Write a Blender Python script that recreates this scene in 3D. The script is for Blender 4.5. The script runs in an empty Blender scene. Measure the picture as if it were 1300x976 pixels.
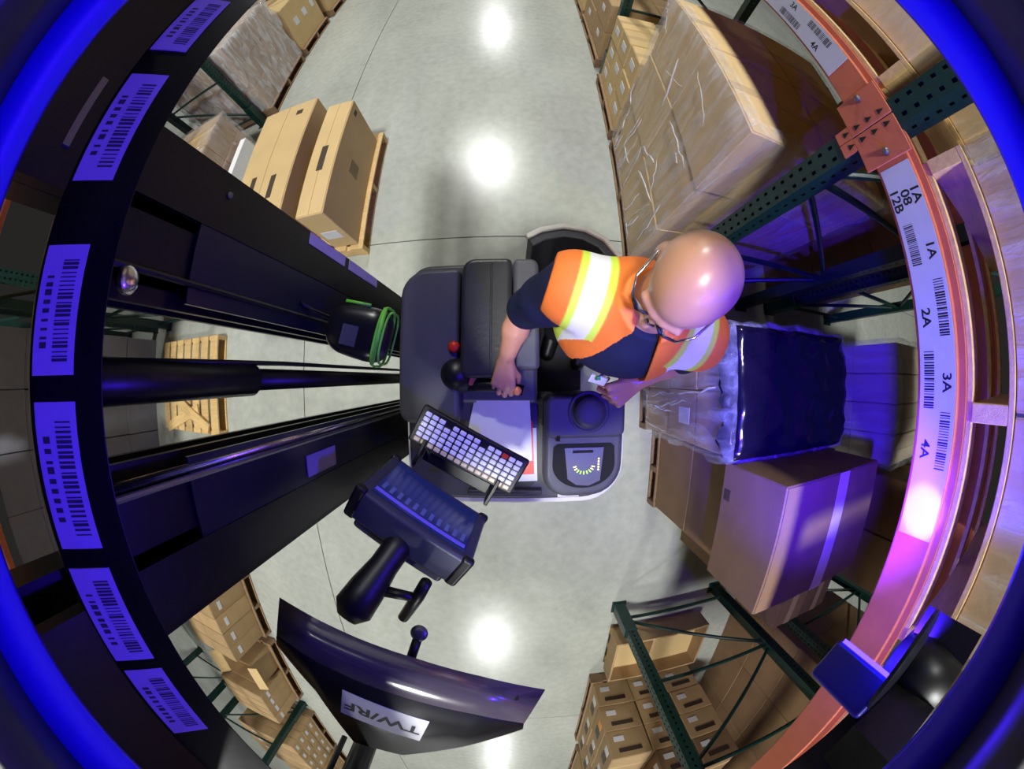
import bpy, bmesh, math, random
import numpy as np
from mathutils import Vector, Matrix
random.seed(7)
np.random.seed(7)
scene = bpy.context.scene
COL = scene.collection

# ---------------------------------------------------------------- camera, world, light, exposure
H = 2.30                       # lens height above the floor, looking straight down from under the truck's overhead guard
KPX = 417.0                    # fisheye pixels per radian in the 1300 x 976 frame
cam_data = bpy.data.cameras.new('fisheye_camera')
cam_data.type = 'PANO'
cam_data.panorama_type = 'FISHEYE_LENS_POLYNOMIAL'
cam_data.sensor_width = 36.0
cam_data.sensor_fit = 'HORIZONTAL'
cam_data.fisheye_fov = math.radians(300)
cam_data.fisheye_polynomial_k0 = 0.0
cam_data.fisheye_polynomial_k1 = -1.0 / (KPX * 36.0 / 1300.0)
cam_data.fisheye_polynomial_k2 = 0.0
cam_data.fisheye_polynomial_k3 = 0.0
cam_data.fisheye_polynomial_k4 = 0.0
cam_data.clip_start = 0.01
cam = bpy.data.objects.new('fisheye_camera', cam_data)
COL.objects.link(cam)
cam.location = (0, 0, H)
cam.rotation_euler = (-0.019, 0, 0)
scene.camera = cam

scene.view_settings.view_transform = 'Standard'
scene.view_settings.look = 'None'
scene.view_settings.gamma = 1.0
scene.view_settings.use_curve_mapping = False
scene.view_settings.exposure = 0.0

world = bpy.data.worlds.new('warehouse_ambient')
scene.world = world
world.use_nodes = True
bgn = world.node_tree.nodes['Background']
bgn.inputs['Color'].default_value = (1.0, 0.97, 0.9, 1)
bgn.inputs['Strength'].default_value = 0.018

LAMP_SPOTS = [(-0.9, 20.0), (-0.9, 8.6), (-0.9, -1.5), (-0.9, -11.4), (-0.9, -23.5)]
LAMP_Z = 9.0

# ---------------------------------------------------------------- helpers
def lin(c):
    return tuple(((v / 255.0) / 12.92 if v / 255.0 <= 0.04045 else ((v / 255.0 + 0.055) / 1.055) ** 2.4) for v in c)

def ray(px, py):
    dx, dy = px - 650.0, 480.0 - py
    r = math.hypot(dx, dy) or 1e-9
    return dx / r, dy / r, r / KPX

def on_z(px, py, z):
    ux, uy, t = ray(px, py)
    L = (H - z) * math.tan(t)
    return Vector((ux * L, uy * L, z))

def on_x(px, py, x):
    ux, uy, t = ray(px, py)
    L = x / ux
    return Vector((x, uy * L, H - L / math.tan(t)))

MATS = {}
def PM(name, rgb, rough=0.6, metal=0.0, spec=0.5, var=0.0, scale=6.0, bump=0.0, bscale=None, rnd=0.0, emit=None, estr=0.0, coat=0.0, stretch=None):
    if name in MATS:
        return MATS[name]
    m = bpy.data.materials.new(name)
    m.use_nodes = True
    nt = m.node_tree
    b = nt.nodes['Principled BSDF']
    c = lin(rgb)
    b.inputs['Base Color'].default_value = (*c, 1)
    b.inputs['Roughness'].default_value = rough
    b.inputs['Metallic'].default_value = metal
    b.inputs['Specular IOR Level'].default_value = spec
    b.inputs['Coat Weight'].default_value = coat
    if emit:
        b.inputs['Emission Color'].default_value = (*lin(emit), 1)
        b.inputs['Emission Strength'].default_value = estr
    if var or rnd or bump:
        tc = nt.nodes.new('ShaderNodeTexCoord')
        src = tc.outputs['Object']
        if stretch:
            mp = nt.nodes.new('ShaderNodeMapping')
            mp.inputs['Scale'].default_value = stretch
            nt.links.new(src, mp.inputs['Vector'])
            src = mp.outputs['Vector']
        ns = nt.nodes.new('ShaderNodeTexNoise')
        ns.inputs['Scale'].default_value = scale
        ns.inputs['Detail'].default_value = 5
        nt.links.new(src, ns.inputs['Vector'])
        if var or rnd:
            mr = nt.nodes.new('ShaderNodeMapRange')
            mr.inputs['From Min'].default_value = 0.25
            mr.inputs['From Max'].default_value = 0.75
            mr.inputs['To Min'].default_value = 1 - var
            mr.inputs['To Max'].default_value = 1 + var
            nt.links.new(ns.outputs['Fac'], mr.inputs['Value'])
            val = mr.outputs['Result']
            if rnd:
                oi = nt.nodes.new('ShaderNodeObjectInfo')
                m2 = nt.nodes.new('ShaderNodeMapRange')
                m2.inputs['To Min'].default_value = 1 - rnd
                m2.inputs['To Max'].default_value = 1 + rnd
                nt.links.new(oi.outputs['Random'], m2.inputs['Value'])
                mu = nt.nodes.new('ShaderNodeMath')
                mu.operation = 'MULTIPLY'
                nt.links.new(val, mu.inputs[0])
                nt.links.new(m2.outputs['Result'], mu.inputs[1])
                val = mu.outputs['Value']
            vm = nt.nodes.new('ShaderNodeVectorMath')
            vm.operation = 'SCALE'
            vm.inputs[0].default_value = c
            nt.links.new(val, vm.inputs['Scale'])
            nt.links.new(vm.outputs['Vector'], b.inputs['Base Color'])
        if bump:
            n2 = nt.nodes.new('ShaderNodeTexNoise')
            n2.inputs['Scale'].default_value = bscale or scale * 6
            n2.inputs['Detail'].default_value = 3
            nt.links.new(src, n2.inputs['Vector'])
            bp = nt.nodes.new('ShaderNodeBump')
            bp.inputs['Strength'].default_value = bump
            bp.inputs['Distance'].default_value = 0.01
            nt.links.new(n2.outputs['Fac'], bp.inputs['Height'])
            nt.links.new(bp.outputs['Normal'], b.inputs['Normal'])
    MATS[name] = m
    return m

CARD = PM('cardboard_brown', (176, 146, 106), 0.75, var=0.10, scale=5, rnd=0.10, bump=0.1, bscale=30, spec=0.3)
CARD_TAN = PM('cardboard_tan', (210, 180, 128), 0.7, var=0.07, scale=4, rnd=0.06, bump=0.08, bscale=30, spec=0.3)
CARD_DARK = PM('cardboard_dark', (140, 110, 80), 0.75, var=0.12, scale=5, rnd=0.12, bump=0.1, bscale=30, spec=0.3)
CARD_GREY = PM('cardboard_grey', (170, 158, 140), 0.75, var=0.08, scale=5, rnd=0.06, spec=0.3)
PRINT = PM('dark_print', (70, 55, 42), 0.7)
TAPE = PM('packing_tape', (200, 172, 128), 0.25, spec=0.6)
PAPER = PM('white_label_paper', (218, 218, 222), 0.5, var=0.03, scale=20)
WOOD = PM('pallet_wood', (214, 180, 122), 0.75, var=0.16, scale=9, rnd=0.12, bump=0.2, bscale=40, stretch=(1, 6, 6))
WOOD_OLD = PM('weathered_pallet_wood', (140, 112, 82), 0.8, var=0.2, scale=9, rnd=0.15, bump=0.2, bscale=40, stretch=(1, 6, 6))
RACK_GREEN = PM('rack_green_paint', (9, 48, 42), 0.42, var=0.18, scale=12, spec=0.5)
RACK_ORANGE = PM('rack_orange_paint', (188, 100, 70), 0.5, var=0.12, scale=14, bump=0.05)
BLACK_STEEL = PM('black_mast_steel', (11, 11, 14), 0.38, spec=0.45, var=0.25, scale=7, bump=0.03)
BLACK_PLASTIC = PM('black_plastic', (20, 20, 24), 0.4, var=0.15, scale=15)
GREY_PLASTIC = PM('truck_grey_plastic', (74, 74, 82), 0.48, var=0.10, scale=12, bump=0.06, bscale=160)
DARK_GREY = PM('dark_grey_plastic', (50, 50, 56), 0.45, var=0.1, scale=12, bump=0.05, bscale=160)
VINYL = PM('black_vinyl', (48, 48, 52), 0.36, var=0.2, scale=9, bump=0.1, bscale=60)
CREAM_PAINT = PM('cream_paint', (225, 222, 215), 0.4)
CHROME = PM('bright_steel', (215, 215, 220), 0.2, metal=1.0)
STEEL = PM('dull_steel', (130, 130, 135), 0.4, metal=0.9)
RED = PM('red_plastic', (215, 50, 30), 0.35)
ORANGE = PM('orange_plastic', (245, 150, 90), 0.4)
LIME = PM('lime_green_webbing', (120, 225, 60), 0.5)
DARK_HOLE = PM('dark_recess', (8, 8, 9), 0.8)
INK = PM('black_ink', (18, 18, 22), 0.6)

def tag(o, label, cat=None, group=None, kind=None):
    o['label'] = label
    if cat: o['category'] = cat
    if group: o['group'] = group
    if kind: o['kind'] = kind
    return o

def thing(name, label, cat, loc, group=None):
    o = bpy.data.objects.new(name, None)
    o.empty_display_size = 0.1
    o.location = loc
    COL.objects.link(o)
    return tag(o, label, cat, group)

def adopt(o, parent):
    """every part keeps world coordinates: its parent's rest transform is undone"""
    COL.objects.link(o)
    if parent is not None:
        chain = []
        p = parent
        while p is not None:
            chain.append(p)
            p = p.parent
        w = Matrix.Identity(4)
        for q in reversed(chain):
            w = w @ q.matrix_parent_inverse @ Matrix.LocRotScale(q.location, q.rotation_euler, q.scale)
        o.parent = parent
        o.matrix_parent_inverse = w.inverted()
    return o

class MB:
    def __init__(self):
        self.v, self.f, self.m = [], [], []
    def add(self, verts, faces, mi=0):
        n = len(self.v)
        self.v += [tuple(p) for p in verts]
        self.f += [tuple(i + n for i in f) for f in faces]
        self.m += [mi] * len(faces)
        return self
    def box(self, c, s, rot=None, mi=0):
        hx, hy, hz = s[0] / 2, s[1] / 2, s[2] / 2
        vs = [Vector((x, y, z)) for x in (-hx, hx) for y in (-hy, hy) for z in (-hz, hz)]
        if rot is not None:
            vs = [rot @ p for p in vs]
        c = Vector(c)
        return self.add([p + c for p in vs], [(0, 1, 3, 2), (4, 6, 7, 5), (0, 4, 5, 1), (2, 3, 7, 6), (0, 2, 6, 4), (1, 5, 7, 3)], mi)
    def bx(self, x0, x1, y0, y1, z0, z1, mi=0):
        return self.box(((x0 + x1) / 2, (y0 + y1) / 2, (z0 + z1) / 2), (abs(x1 - x0), abs(y1 - y0), abs(z1 - z0)), None, mi)
    def prism(self, poly, z0, z1, mi=0):
        n = len(poly)
        a = sum(poly[i][0] * poly[(i + 1) % n][1] - poly[(i + 1) % n][0] * poly[i][1] for i in range(n))
        if a < 0: poly = poly[::-1]
        vs = [(x, y, z0) for x, y in poly] + [(x, y, z1) for x, y in poly]
        fs = [tuple(range(n - 1, -1, -1)), tuple(range(n, 2 * n))] + [(i, (i + 1) % n, (i + 1) % n + n, i + n) for i in range(n)]
        return self.add(vs, fs, mi)
    def tube(self, path, r, seg=10, mi=0, cap=True):
        path = [Vector(p) for p in path]
        rs = r if isinstance(r, (list, tuple)) else [r] * len(path)
        rings = []
        up = Vector((0, 0, 1))
        for i, p in enumerate(path):
            d = (path[min(i + 1, len(path) - 1)] - path[max(i - 1, 0)]).normalized()
            a = d.cross(up)
            if a.length < 1e-3: a = d.cross(Vector((1, 0, 0)))
            a.normalize()
            b = d.cross(a).normalized()
            rings.append([p + (a * math.cos(t) + b * math.sin(t)) * rs[i] for t in [2 * math.pi * k / seg for k in range(seg)]])
        vs = [q for rg in rings for q in rg]
        fs = []
        for i in range(len(path) - 1):
            for k in range(seg):
                k2 = (k + 1) % seg
                fs.append((i * seg + k, (i + 1) * seg + k, (i + 1) * seg + k2, i * seg + k2))
        if cap:
            fs.append(tuple(range(seg)))
            fs.append(tuple((len(path) - 1) * seg + k for k in range(seg - 1, -1, -1)))
        return self.add(vs, fs, mi)
    def lathe(self, prof, origin=(0, 0, 0), axis=(0, 0, 1), seg=24, mi=0):
        ax = Vector(axis).normalized()
        a = ax.orthogonal().normalized()
        b = ax.cross(a)
        o = Vector(origin)
        vs, fs = [], []
        for r, h in prof:
            for k in range(seg):
                t = 2 * math.pi * k / seg
                vs.append(o + ax * h + (a * math.cos(t) + b * math.sin(t)) * max(r, 1e-5))
        for i in range(len(prof) - 1):
            for k in range(seg):
                k2 = (k + 1) % seg
                fs.append((i * seg + k, i * seg + k2, (i + 1) * seg + k2, (i + 1) * seg + k))
        fs.append(tuple(range(seg - 1, -1, -1)))
        fs.append(tuple((len(prof) - 1) * seg + k for k in range(seg)))
        return self.add(vs, fs, mi)
    def mesh(self, name, mats, smooth=False):
        me = bpy.data.meshes.new(name)
        me.from_pydata(self.v, [], self.f)
        for m in (mats if isinstance(mats, (list, tuple)) else [mats]):
            me.materials.append(m)
        me.polygons.foreach_set('material_index', self.m)
        if smooth:
            me.polygons.foreach_set('use_smooth', [True] * len(self.f))
        me.update()
        return me
    def build(self, name, mats, parent=None, smooth=False, bevel=0.0, seg=2, fix=True):
        me = self.mesh(name, mats, smooth)
        if fix:
            bm = bmesh.new(); bm.from_mesh(me)
            bmesh.ops.recalc_face_normals(bm, faces=bm.faces)
            bm.to_mesh(me); bm.free()
        o = bpy.data.objects.new(name, me)
        adopt(o, parent)
        if bevel:
            md = o.modifiers.new('bevel', 'BEVEL')
            md.width = bevel; md.segments = seg; md.limit_method = 'ANGLE'; md.angle_limit = math.radians(35)
            me.polygons.foreach_set('use_smooth', [True] * len(me.polygons))
            md.harden_normals = True
        return o

BOXES = {}
def box_mesh(name, sx, sy, sz, mat, chamfer=0.0):
    key = (name, round(sx, 3), round(sy, 3), round(sz, 3), mat.name, chamfer)
    if key not in BOXES:
        me = MB().box((0, 0, 0), (sx, sy, sz)).mesh(name, mat)
        bm = bmesh.new(); bm.from_mesh(me)
        bmesh.ops.recalc_face_normals(bm, faces=bm.faces)
        if chamfer:
            bmesh.ops.bevel(bm, geom=list(bm.edges), offset=chamfer, segments=1, affect='EDGES')
        bm.to_mesh(me); bm.free()
        BOXES[key] = me
    return BOXES[key]

def piece(name, parent, c, s, mat, rot=None, chamfer=0.0):
    o = bpy.data.objects.new(name, box_mesh(name, *s, mat, chamfer))
    o.location = c
    if rot: o.rotation_euler = rot
    return adopt(o, parent)

def text_part(name, parent, s, pos, u, v, size, mat, align='CENTER'):
    cu = bpy.data.curves.new(name, 'FONT')
    cu.body = s; cu.size = size; cu.align_x = align; cu.align_y = 'CENTER'; cu.space_line = 0.85; cu.offset = size * 0.022
    tmp = bpy.data.objects.new('tmp_text', cu)
    COL.objects.link(tmp)
    bpy.context.view_layer.update()
    me = bpy.data.meshes.new_from_object(tmp.evaluated_get(bpy.context.evaluated_depsgraph_get()))
    bpy.data.objects.remove(tmp); bpy.data.curves.remove(cu)
    me.name = name
    me.materials.clear(); me.materials.append(mat)
    U, V = Vector(u).normalized(), Vector(v).normalized()
    N = U.cross(V)
    M = Matrix(((U.x, V.x, N.x), (U.y, V.y, N.y), (U.z, V.z, N.z))).to_4x4()
    M.translation = Vector(pos)
    o = bpy.data.objects.new(name, me)
    me.transform(M)
    return adopt(o, parent)

def barcode(parent, pos, u, v, w, h, n=26, seed=1, mat=None):
    """flat printed bars: u along the code, v along the bars"""
    rg = random.Random(seed)
    U, V = Vector(u).normalized(), Vector(v).normalized()
    mb = MB(); x = -w / 2
    step = w / n
    for i in range(n):
        bw = step * rg.choice((0.3, 0.5, 0.7))
        a = Vector(pos) + U * x; b = Vector(pos) + U * (x + bw)
        mb.add([a - V * h / 2, b - V * h / 2, b + V * h / 2, a + V * h / 2], [(0, 1, 2, 3)])
        x += step
    return mb.build('barcode', mat or INK, parent, fix=False)
# ---------------------------------------------------------------- the setting: floor slabs with saw-cut joints
def floor_material():
    m = bpy.data.materials.new('polished_concrete')
    m.use_nodes = True
    nt = m.node_tree; b = nt.nodes['Principled BSDF']
    geo = nt.nodes.new('ShaderNodeNewGeometry')
    n1 = nt.nodes.new('ShaderNodeTexNoise'); n1.inputs['Scale'].default_value = 0.9; n1.inputs['Detail'].default_value = 6
    n2 = nt.nodes.new('ShaderNodeTexNoise'); n2.inputs['Scale'].default_value = 14; n2.inputs['Detail'].default_value = 6
    mp = nt.nodes.new('ShaderNodeMapping'); mp.inputs['Scale'].default_value = (1.3, 0.5, 1)
    n3 = nt.nodes.new('ShaderNodeTexNoise'); n3.inputs['Scale'].default_value = 1.5; n3.inputs['Detail'].default_value = 5
    nt.links.new(geo.outputs['Position'], n1.inputs['Vector'])
    nt.links.new(geo.outputs['Position'], n2.inputs['Vector'])
    nt.links.new(geo.outputs['Position'], mp.inputs['Vector'])
    nt.links.new(mp.outputs['Vector'], n3.inputs['Vector'])
    a1 = nt.nodes.new('ShaderNodeMath'); a1.operation = 'ADD'
    a2 = nt.nodes.new('ShaderNodeMath'); a2.operation = 'ADD'
    nt.links.new(n1.outputs['Fac'], a1.inputs[0]); nt.links.new(n2.outputs['Fac'], a1.inputs[1])
    nt.links.new(a1.outputs['Value'], a2.inputs[0]); nt.links.new(n3.outputs['Fac'], a2.inputs[1])
    cr = nt.nodes.new('ShaderNodeMapRange')
    cr.inputs['From Min'].default_value = 1.0; cr.inputs['From Max'].default_value = 2.0
    nt.links.new(a2.outputs['Value'], cr.inputs['Value'])
    mx = nt.nodes.new('ShaderNodeMix'); mx.data_type = 'RGBA'
    mx.inputs[6].default_value = (*lin((156, 159, 151)), 1)
    mx.inputs[7].default_value = (*lin((190, 193, 184)), 1)
    nt.links.new(cr.outputs['Result'], mx.inputs[0])
    nt.links.new(mx.outputs[2], b.inputs['Base Color'])
    b.inputs['Roughness'].default_value = 0.24
    b.inputs['Specular IOR Level'].default_value = 0.5
    bp = nt.nodes.new('ShaderNodeBump'); bp.inputs['Strength'].default_value = 0.012; bp.inputs['Distance'].default_value = 0.01
    nt.links.new(n2.outputs['Fac'], bp.inputs['Height']); nt.links.new(bp.outputs['Normal'], b.inputs['Normal'])
    return m
FLOOR = floor_material()
JOINT = PM('joint_filler', (70, 68, 62), 0.9)
floor = MB().bx(-14, 14, -26, 26, -0.12, -0.012).build('floor', JOINT)
floor['kind'] = 'structure'; floor['label'] = 'grey polished concrete warehouse floor with saw-cut joints'
xs = [-14, -6.6, -1.69, 3.25, 8.2, 14]
ys = [-26, -18.6, -13.7, -8.8, -3.88, 1.06, 6.0, 10.9, 15.8, 26]
for i in range(len(xs) - 1):
    for j in range(len(ys) - 1):
        g = 0.004
        MB().bx(xs[i] + g, xs[i + 1] - g, ys[j] + g, ys[j + 1] - g, -0.012, 0.0).build('floor_slab', FLOOR, floor)

ceil = MB().bx(-14, 14, -26, 26, 10.0, 10.1).build('ceiling', PM('roof_deck', (120, 120, 118), 0.7))
ceil['kind'] = 'structure'; ceil['label'] = 'grey steel roof deck high above the aisle'
for y in range(-24, 25, 4):
    MB().bx(-14, 14, y - 0.06, y + 0.06, 9.75, 10.0).build('joist', PM('roof_deck', (120, 120, 118), 0.7), ceil)
# ceiling high-bay lamps, reflected as glare spots in the floor
LAMP_EMIT = PM('lamp_diffuser', (255, 250, 240), 0.5, emit=(250, 252, 250), estr=60.0)
lamp_words = ['far up the aisle', 'nearer up the aisle', 'right above the truck', 'down the aisle behind the truck', 'farthest down the aisle']
for (lx, ly), w in zip(LAMP_SPOTS, lamp_words):
    t = thing('high_bay_lamp', 'white high-bay ceiling lamp ' + w, 'lamp', (lx, ly, LAMP_Z), 'high-bay lamps under the warehouse ceiling')
    MB().lathe([(0.10, 0.36), (0.14, 0.3), (0.16, 0.14), (0.42, 0.02), (0.42, 0.0), (0.40, 0.0), (0.39, 0.01)], (lx, ly, LAMP_Z), seg=28).build('lamp_housing', STEEL, t, smooth=True)
    MB().tube([(lx, ly, LAMP_Z + 0.35), (lx, ly, 10.0)], 0.012, 8).build('suspension_rod', STEEL, t)
    MB().lathe([(0.385, -0.012), (0.385, 0.0)], (lx, ly, LAMP_Z), seg=28).build('diffuser', LAMP_EMIT, t)
    ld = bpy.data.lights.new('high_bay_light', 'AREA')
    ld.shape = 'DISK'; ld.size = 0.9; ld.energy = 555; ld.color = (0.97, 0.985, 0.95)
    lo = bpy.data.objects.new('high_bay_light', ld)
    lo.location = (lx, ly, LAMP_Z - 0.03)
    adopt(lo, t)

# ---------------------------------------------------------------- cartons, pallets, wrap
def carton_mesh(sx, sy, sz, mat, seam):
    key = ('carton', round(sx, 3), round(sy, 3), round(sz, 3), mat.name, seam)
    if key in BOXES: return BOXES[key]
    me = MB().box((0, 0, -0.002), (sx, sy, sz - 0.004)).mesh('carton', mat)
    bm = bmesh.new(); bm.from_mesh(me)
    bmesh.ops.recalc_face_normals(bm, faces=bm.faces)
    bmesh.ops.bevel(bm, geom=list(bm.edges), offset=0.005, segments=1, affect='EDGES')
    bm.to_mesh(me); bm.free()
    mb = MB()
    mb.v = [tuple(v.co) for v in me.vertices]; mb.f = [tuple(p.vertices) for p in me.polygons]; mb.m = [0] * len(mb.f)
    bpy.data.meshes.remove(me)
    z = sz / 2
    for s in (-1, 1):                       # two closing flaps with a gap along the seam
        if seam == 'y':
            mb.bx(s * 0.003, s * (sx / 2 - 0.006), -sy / 2 + 0.006, sy / 2 - 0.006, z - 0.006, z)
        else:
            mb.bx(-sx / 2 + 0.006, sx / 2 - 0.006, s * 0.003, s * (sy / 2 - 0.006), z - 0.006, z)
    BOXES[key] = mb.mesh('carton', mat)
    return BOXES[key]

def sticker(parent, x0, x1, y0, y1, z0, z1, face, a, b, w, h, mat=PAPER, name='shipping_label'):
    """a flat label on one face; a, b run 0..1 across the face"""
    t = 0.0015
    if face in ('-x', '+x'):
        x = x0 - t if face == '-x' else x1 + t
        return piece(name, parent, (x, y0 + (y1 - y0) * a, z0 + (z1 - z0) * b), (2 * t, w, h), mat)
    if face in ('-y', '+y'):
        y = y0 - t if face == '-y' else y1 + t
        return piece(name, parent, (x0 + (x1 - x0) * a, y, z0 + (z1 - z0) * b), (w, 2 * t, h), mat)
    return piece(name, parent, (x0 + (x1 - x0) * a, y0 + (y1 - y0) * b, z1 + t), (w, h, 2 * t), mat)

def carton(label, x0, x1, y0, y1, z0, z1, mat=CARD, group=None, parent=None, seam='y', tape=True, marks=()):
    o = bpy.data.objects.new('carton', carton_mesh(x1 - x0, y1 - y0, z1 - z0, mat, seam))
    o.location = ((x0 + x1) / 2, (y0 + y1) / 2, (z0 + z1) / 2)
    if parent is not None:
        adopt(o, parent)
    else:
        COL.objects.link(o); tag(o, label, 'carton', group)
    if tape:
        if seam == 'y':
            piece('packing_tape', o, ((x0 + x1) / 2, (y0 + y1) / 2, z1 + 0.001), (0.05, (y1 - y0) * 0.99, 0.0016), TAPE)
        else:
            piece('packing_tape', o, ((x0 + x1) / 2, (y0 + y1) / 2, z1 + 0.001), ((x1 - x0) * 0.99, 0.05, 0.0016), TAPE)
    for mk in marks:
        sticker(o, x0, x1, y0, y1, z0, z1, *mk)
    return o

def grid(label, group, xr, yr, zr, n, mat, parent=None, seam='y', tape=True, marks=None, jit=0.006, gap=0.006):
    """a stack of cartons; each one is an object"""
    lay = {1: ['']}
    lay[2] = [', lower layer', ', top layer']; lay[3] = [', bottom layer', ', middle layer', ', top layer']
    lay[4] = [', bottom layer', ', second layer', ', third layer', ', top layer']
    lay[5] = [', bottom layer', ', second layer', ', third layer', ', fourth layer', ', top layer']
    row = {1: [''], 2: [', aisle row', ', rear row'], 3: [', aisle row', ', middle row', ', rear row']}
    end = {1: [''], 2: [', picture-bottom end', ', picture-top end'], 3: [', picture-bottom end', ', centre', ', picture-top end'], 4: [', picture-bottom end', ', second from picture-bottom end', ', second from picture-top end', ', picture-top end']}
    if xr[0] < 0: row = {k: v[::-1] for k, v in row.items()}
    rg = random.Random(int(abs(xr[0]) * 1000 + abs(yr[0]) * 100 + n[2]))
    out = []
    for k in range(n[2]):
        for j in range(n[1]):
            for i in range(n[0]):
                sx, sy, sz = (xr[1] - xr[0]) / n[0], (yr[1] - yr[0]) / n[1], (zr[1] - zr[0]) / n[2]
                dx, dy = rg.uniform(-jit, jit), rg.uniform(-jit, jit)
                mk = marks(i, j, k, n) if marks else ()
                out.append(carton(label + row[n[0]][i] + end[n[1]][j] + lay[n[2]][k], xr[0] + i * sx + gap / 2 + dx, xr[0] + (i + 1) * sx - gap / 2 + dx,
                                  yr[0] + j * sy + gap / 2 + dy, yr[0] + (j + 1) * sy - gap / 2 + dy,
                                  zr[0] + k * sz, zr[0] + (k + 1) * sz - 0.001, mat, group, parent, seam,
                                  tape and k == n[2] - 1, mk))
    return out

def pallet(label, x0, x1, y0, y1, z0=0.0, mat=WOOD_OLD, group='wooden pallets'):
    h = 0.14
    t = thing('pallet', label, 'pallet', ((x0 + x1) / 2, (y0 + y1) / 2, z0), group)
    sx, sy = x1 - x0, y1 - y0
    nb = 7
    bw = sx / nb * 0.78
    for i in range(nb):
        x = x0 + bw / 2 + i * (sx - bw) / (nb - 1)
        piece('deck_board', t, (x, (y0 + y1) / 2, z0 + h - 0.009), (bw, sy, 0.018), mat, chamfer=0.002)
    for y in (y0 + 0.02, (y0 + y1) / 2, y1 - 0.02):
        piece('stringer', t, ((x0 + x1) / 2, y, z0 + h / 2), (sx, 0.04, h - 0.036), mat, chamfer=0.002)
    for x in (x0 + 0.05, (x0 + x1) / 2, x1 - 0.05):
        piece('bottom_board', t, (x, (y0 + y1) / 2, z0 + 0.009), (0.09, sy, 0.018), mat, chamfer=0.002)
    return t

def wrap_material(name, lo, hi, tint=(235, 238, 245)):
    m = bpy.data.materials.new(name)
    m.use_nodes = True
    nt = m.node_tree
    for n in list(nt.nodes):
        if n.type != 'OUTPUT_MATERIAL': nt.nodes.remove(n)
    out = [n for n in nt.nodes if n.type == 'OUTPUT_MATERIAL'][0]
    geo = nt.nodes.new('ShaderNodeTexCoord')
    mp = nt.nodes.new('ShaderNodeMapping'); mp.inputs['Scale'].default_value = (7, 7, 1.2); mp.inputs['Rotation'].default_value = (0.35, 0.3, 0.2)
    nz = nt.nodes.new('ShaderNodeTexNoise'); nz.inputs['Scale'].default_value = 2.2; nz.inputs['Detail'].default_value = 6; nz.inputs['Distortion'].default_value = 0.8
    nt.links.new(geo.outputs['Object'], mp.inputs['Vector']); nt.links.new(mp.outputs['Vector'], nz.inputs['Vector'])
    mr = nt.nodes.new('ShaderNodeMapRange')
    mr.inputs['From Min'].default_value = 0.42; mr.inputs['From Max'].default_value = 0.75
    mr.inputs['To Min'].default_value = lo; mr.inputs['To Max'].default_value = hi
    nt.links.new(nz.outputs['Fac'], mr.inputs['Value'])
    tr = nt.nodes.new('ShaderNodeBsdfTransparent')
    gl = nt.nodes.new('ShaderNodeBsdfPrincipled')
    gl.inputs['Base Color'].default_value = (*lin(tint), 1)
    gl.inputs['Roughness'].default_value = 0.06
    gl.inputs['Specular IOR Level'].default_value = 0.9
    bp = nt.nodes.new('ShaderNodeBump'); bp.inputs['Strength'].default_value = 0.9; bp.inputs['Distance'].default_value = 0.03
    m3 = nt.nodes.new('ShaderNodeMapping'); m3.inputs['Scale'].default_value = (30, 30, 5); m3.inputs['Rotation'].default_value = (0.5, 0.4, 0.3)
    n3 = nt.nodes.new('ShaderNodeTexNoise'); n3.inputs['Scale'].default_value = 1.6; n3.inputs['Detail'].default_value = 3; n3.inputs['Distortion'].default_value = 1.5
    nt.links.new(geo.outputs['Object'], m3.inputs['Vector']); nt.links.new(m3.outputs['Vector'], n3.inputs['Vector'])
    ad = nt.nodes.new('ShaderNodeMath'); ad.operation = 'MULTIPLY_ADD'; ad.inputs[1].default_value = 0.35
    nt.links.new(n3.outputs['Fac'], ad.inputs[0]); nt.links.new(nz.outputs['Fac'], ad.inputs[2])
    nt.links.new(ad.outputs['Value'], bp.inputs['Height']); nt.links.new(bp.outputs['Normal'], gl.inputs['Normal'])
    mx = nt.nodes.new('ShaderNodeMixShader')
    nt.links.new(mr.outputs['Result'], mx.inputs['Fac'])
    nt.links.new(tr.outputs['BSDF'], mx.inputs[1]); nt.links.new(gl.outputs['BSDF'], mx.inputs[2])
    nt.links.new(mx.outputs['Shader'], out.inputs['Surface'])
    return m
WRAP = wrap_material('clear_stretch_wrap', 0.10, 0.42)
WRAP_HEAVY = wrap_material('milky_stretch_wrap', 0.25, 0.75)

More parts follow.
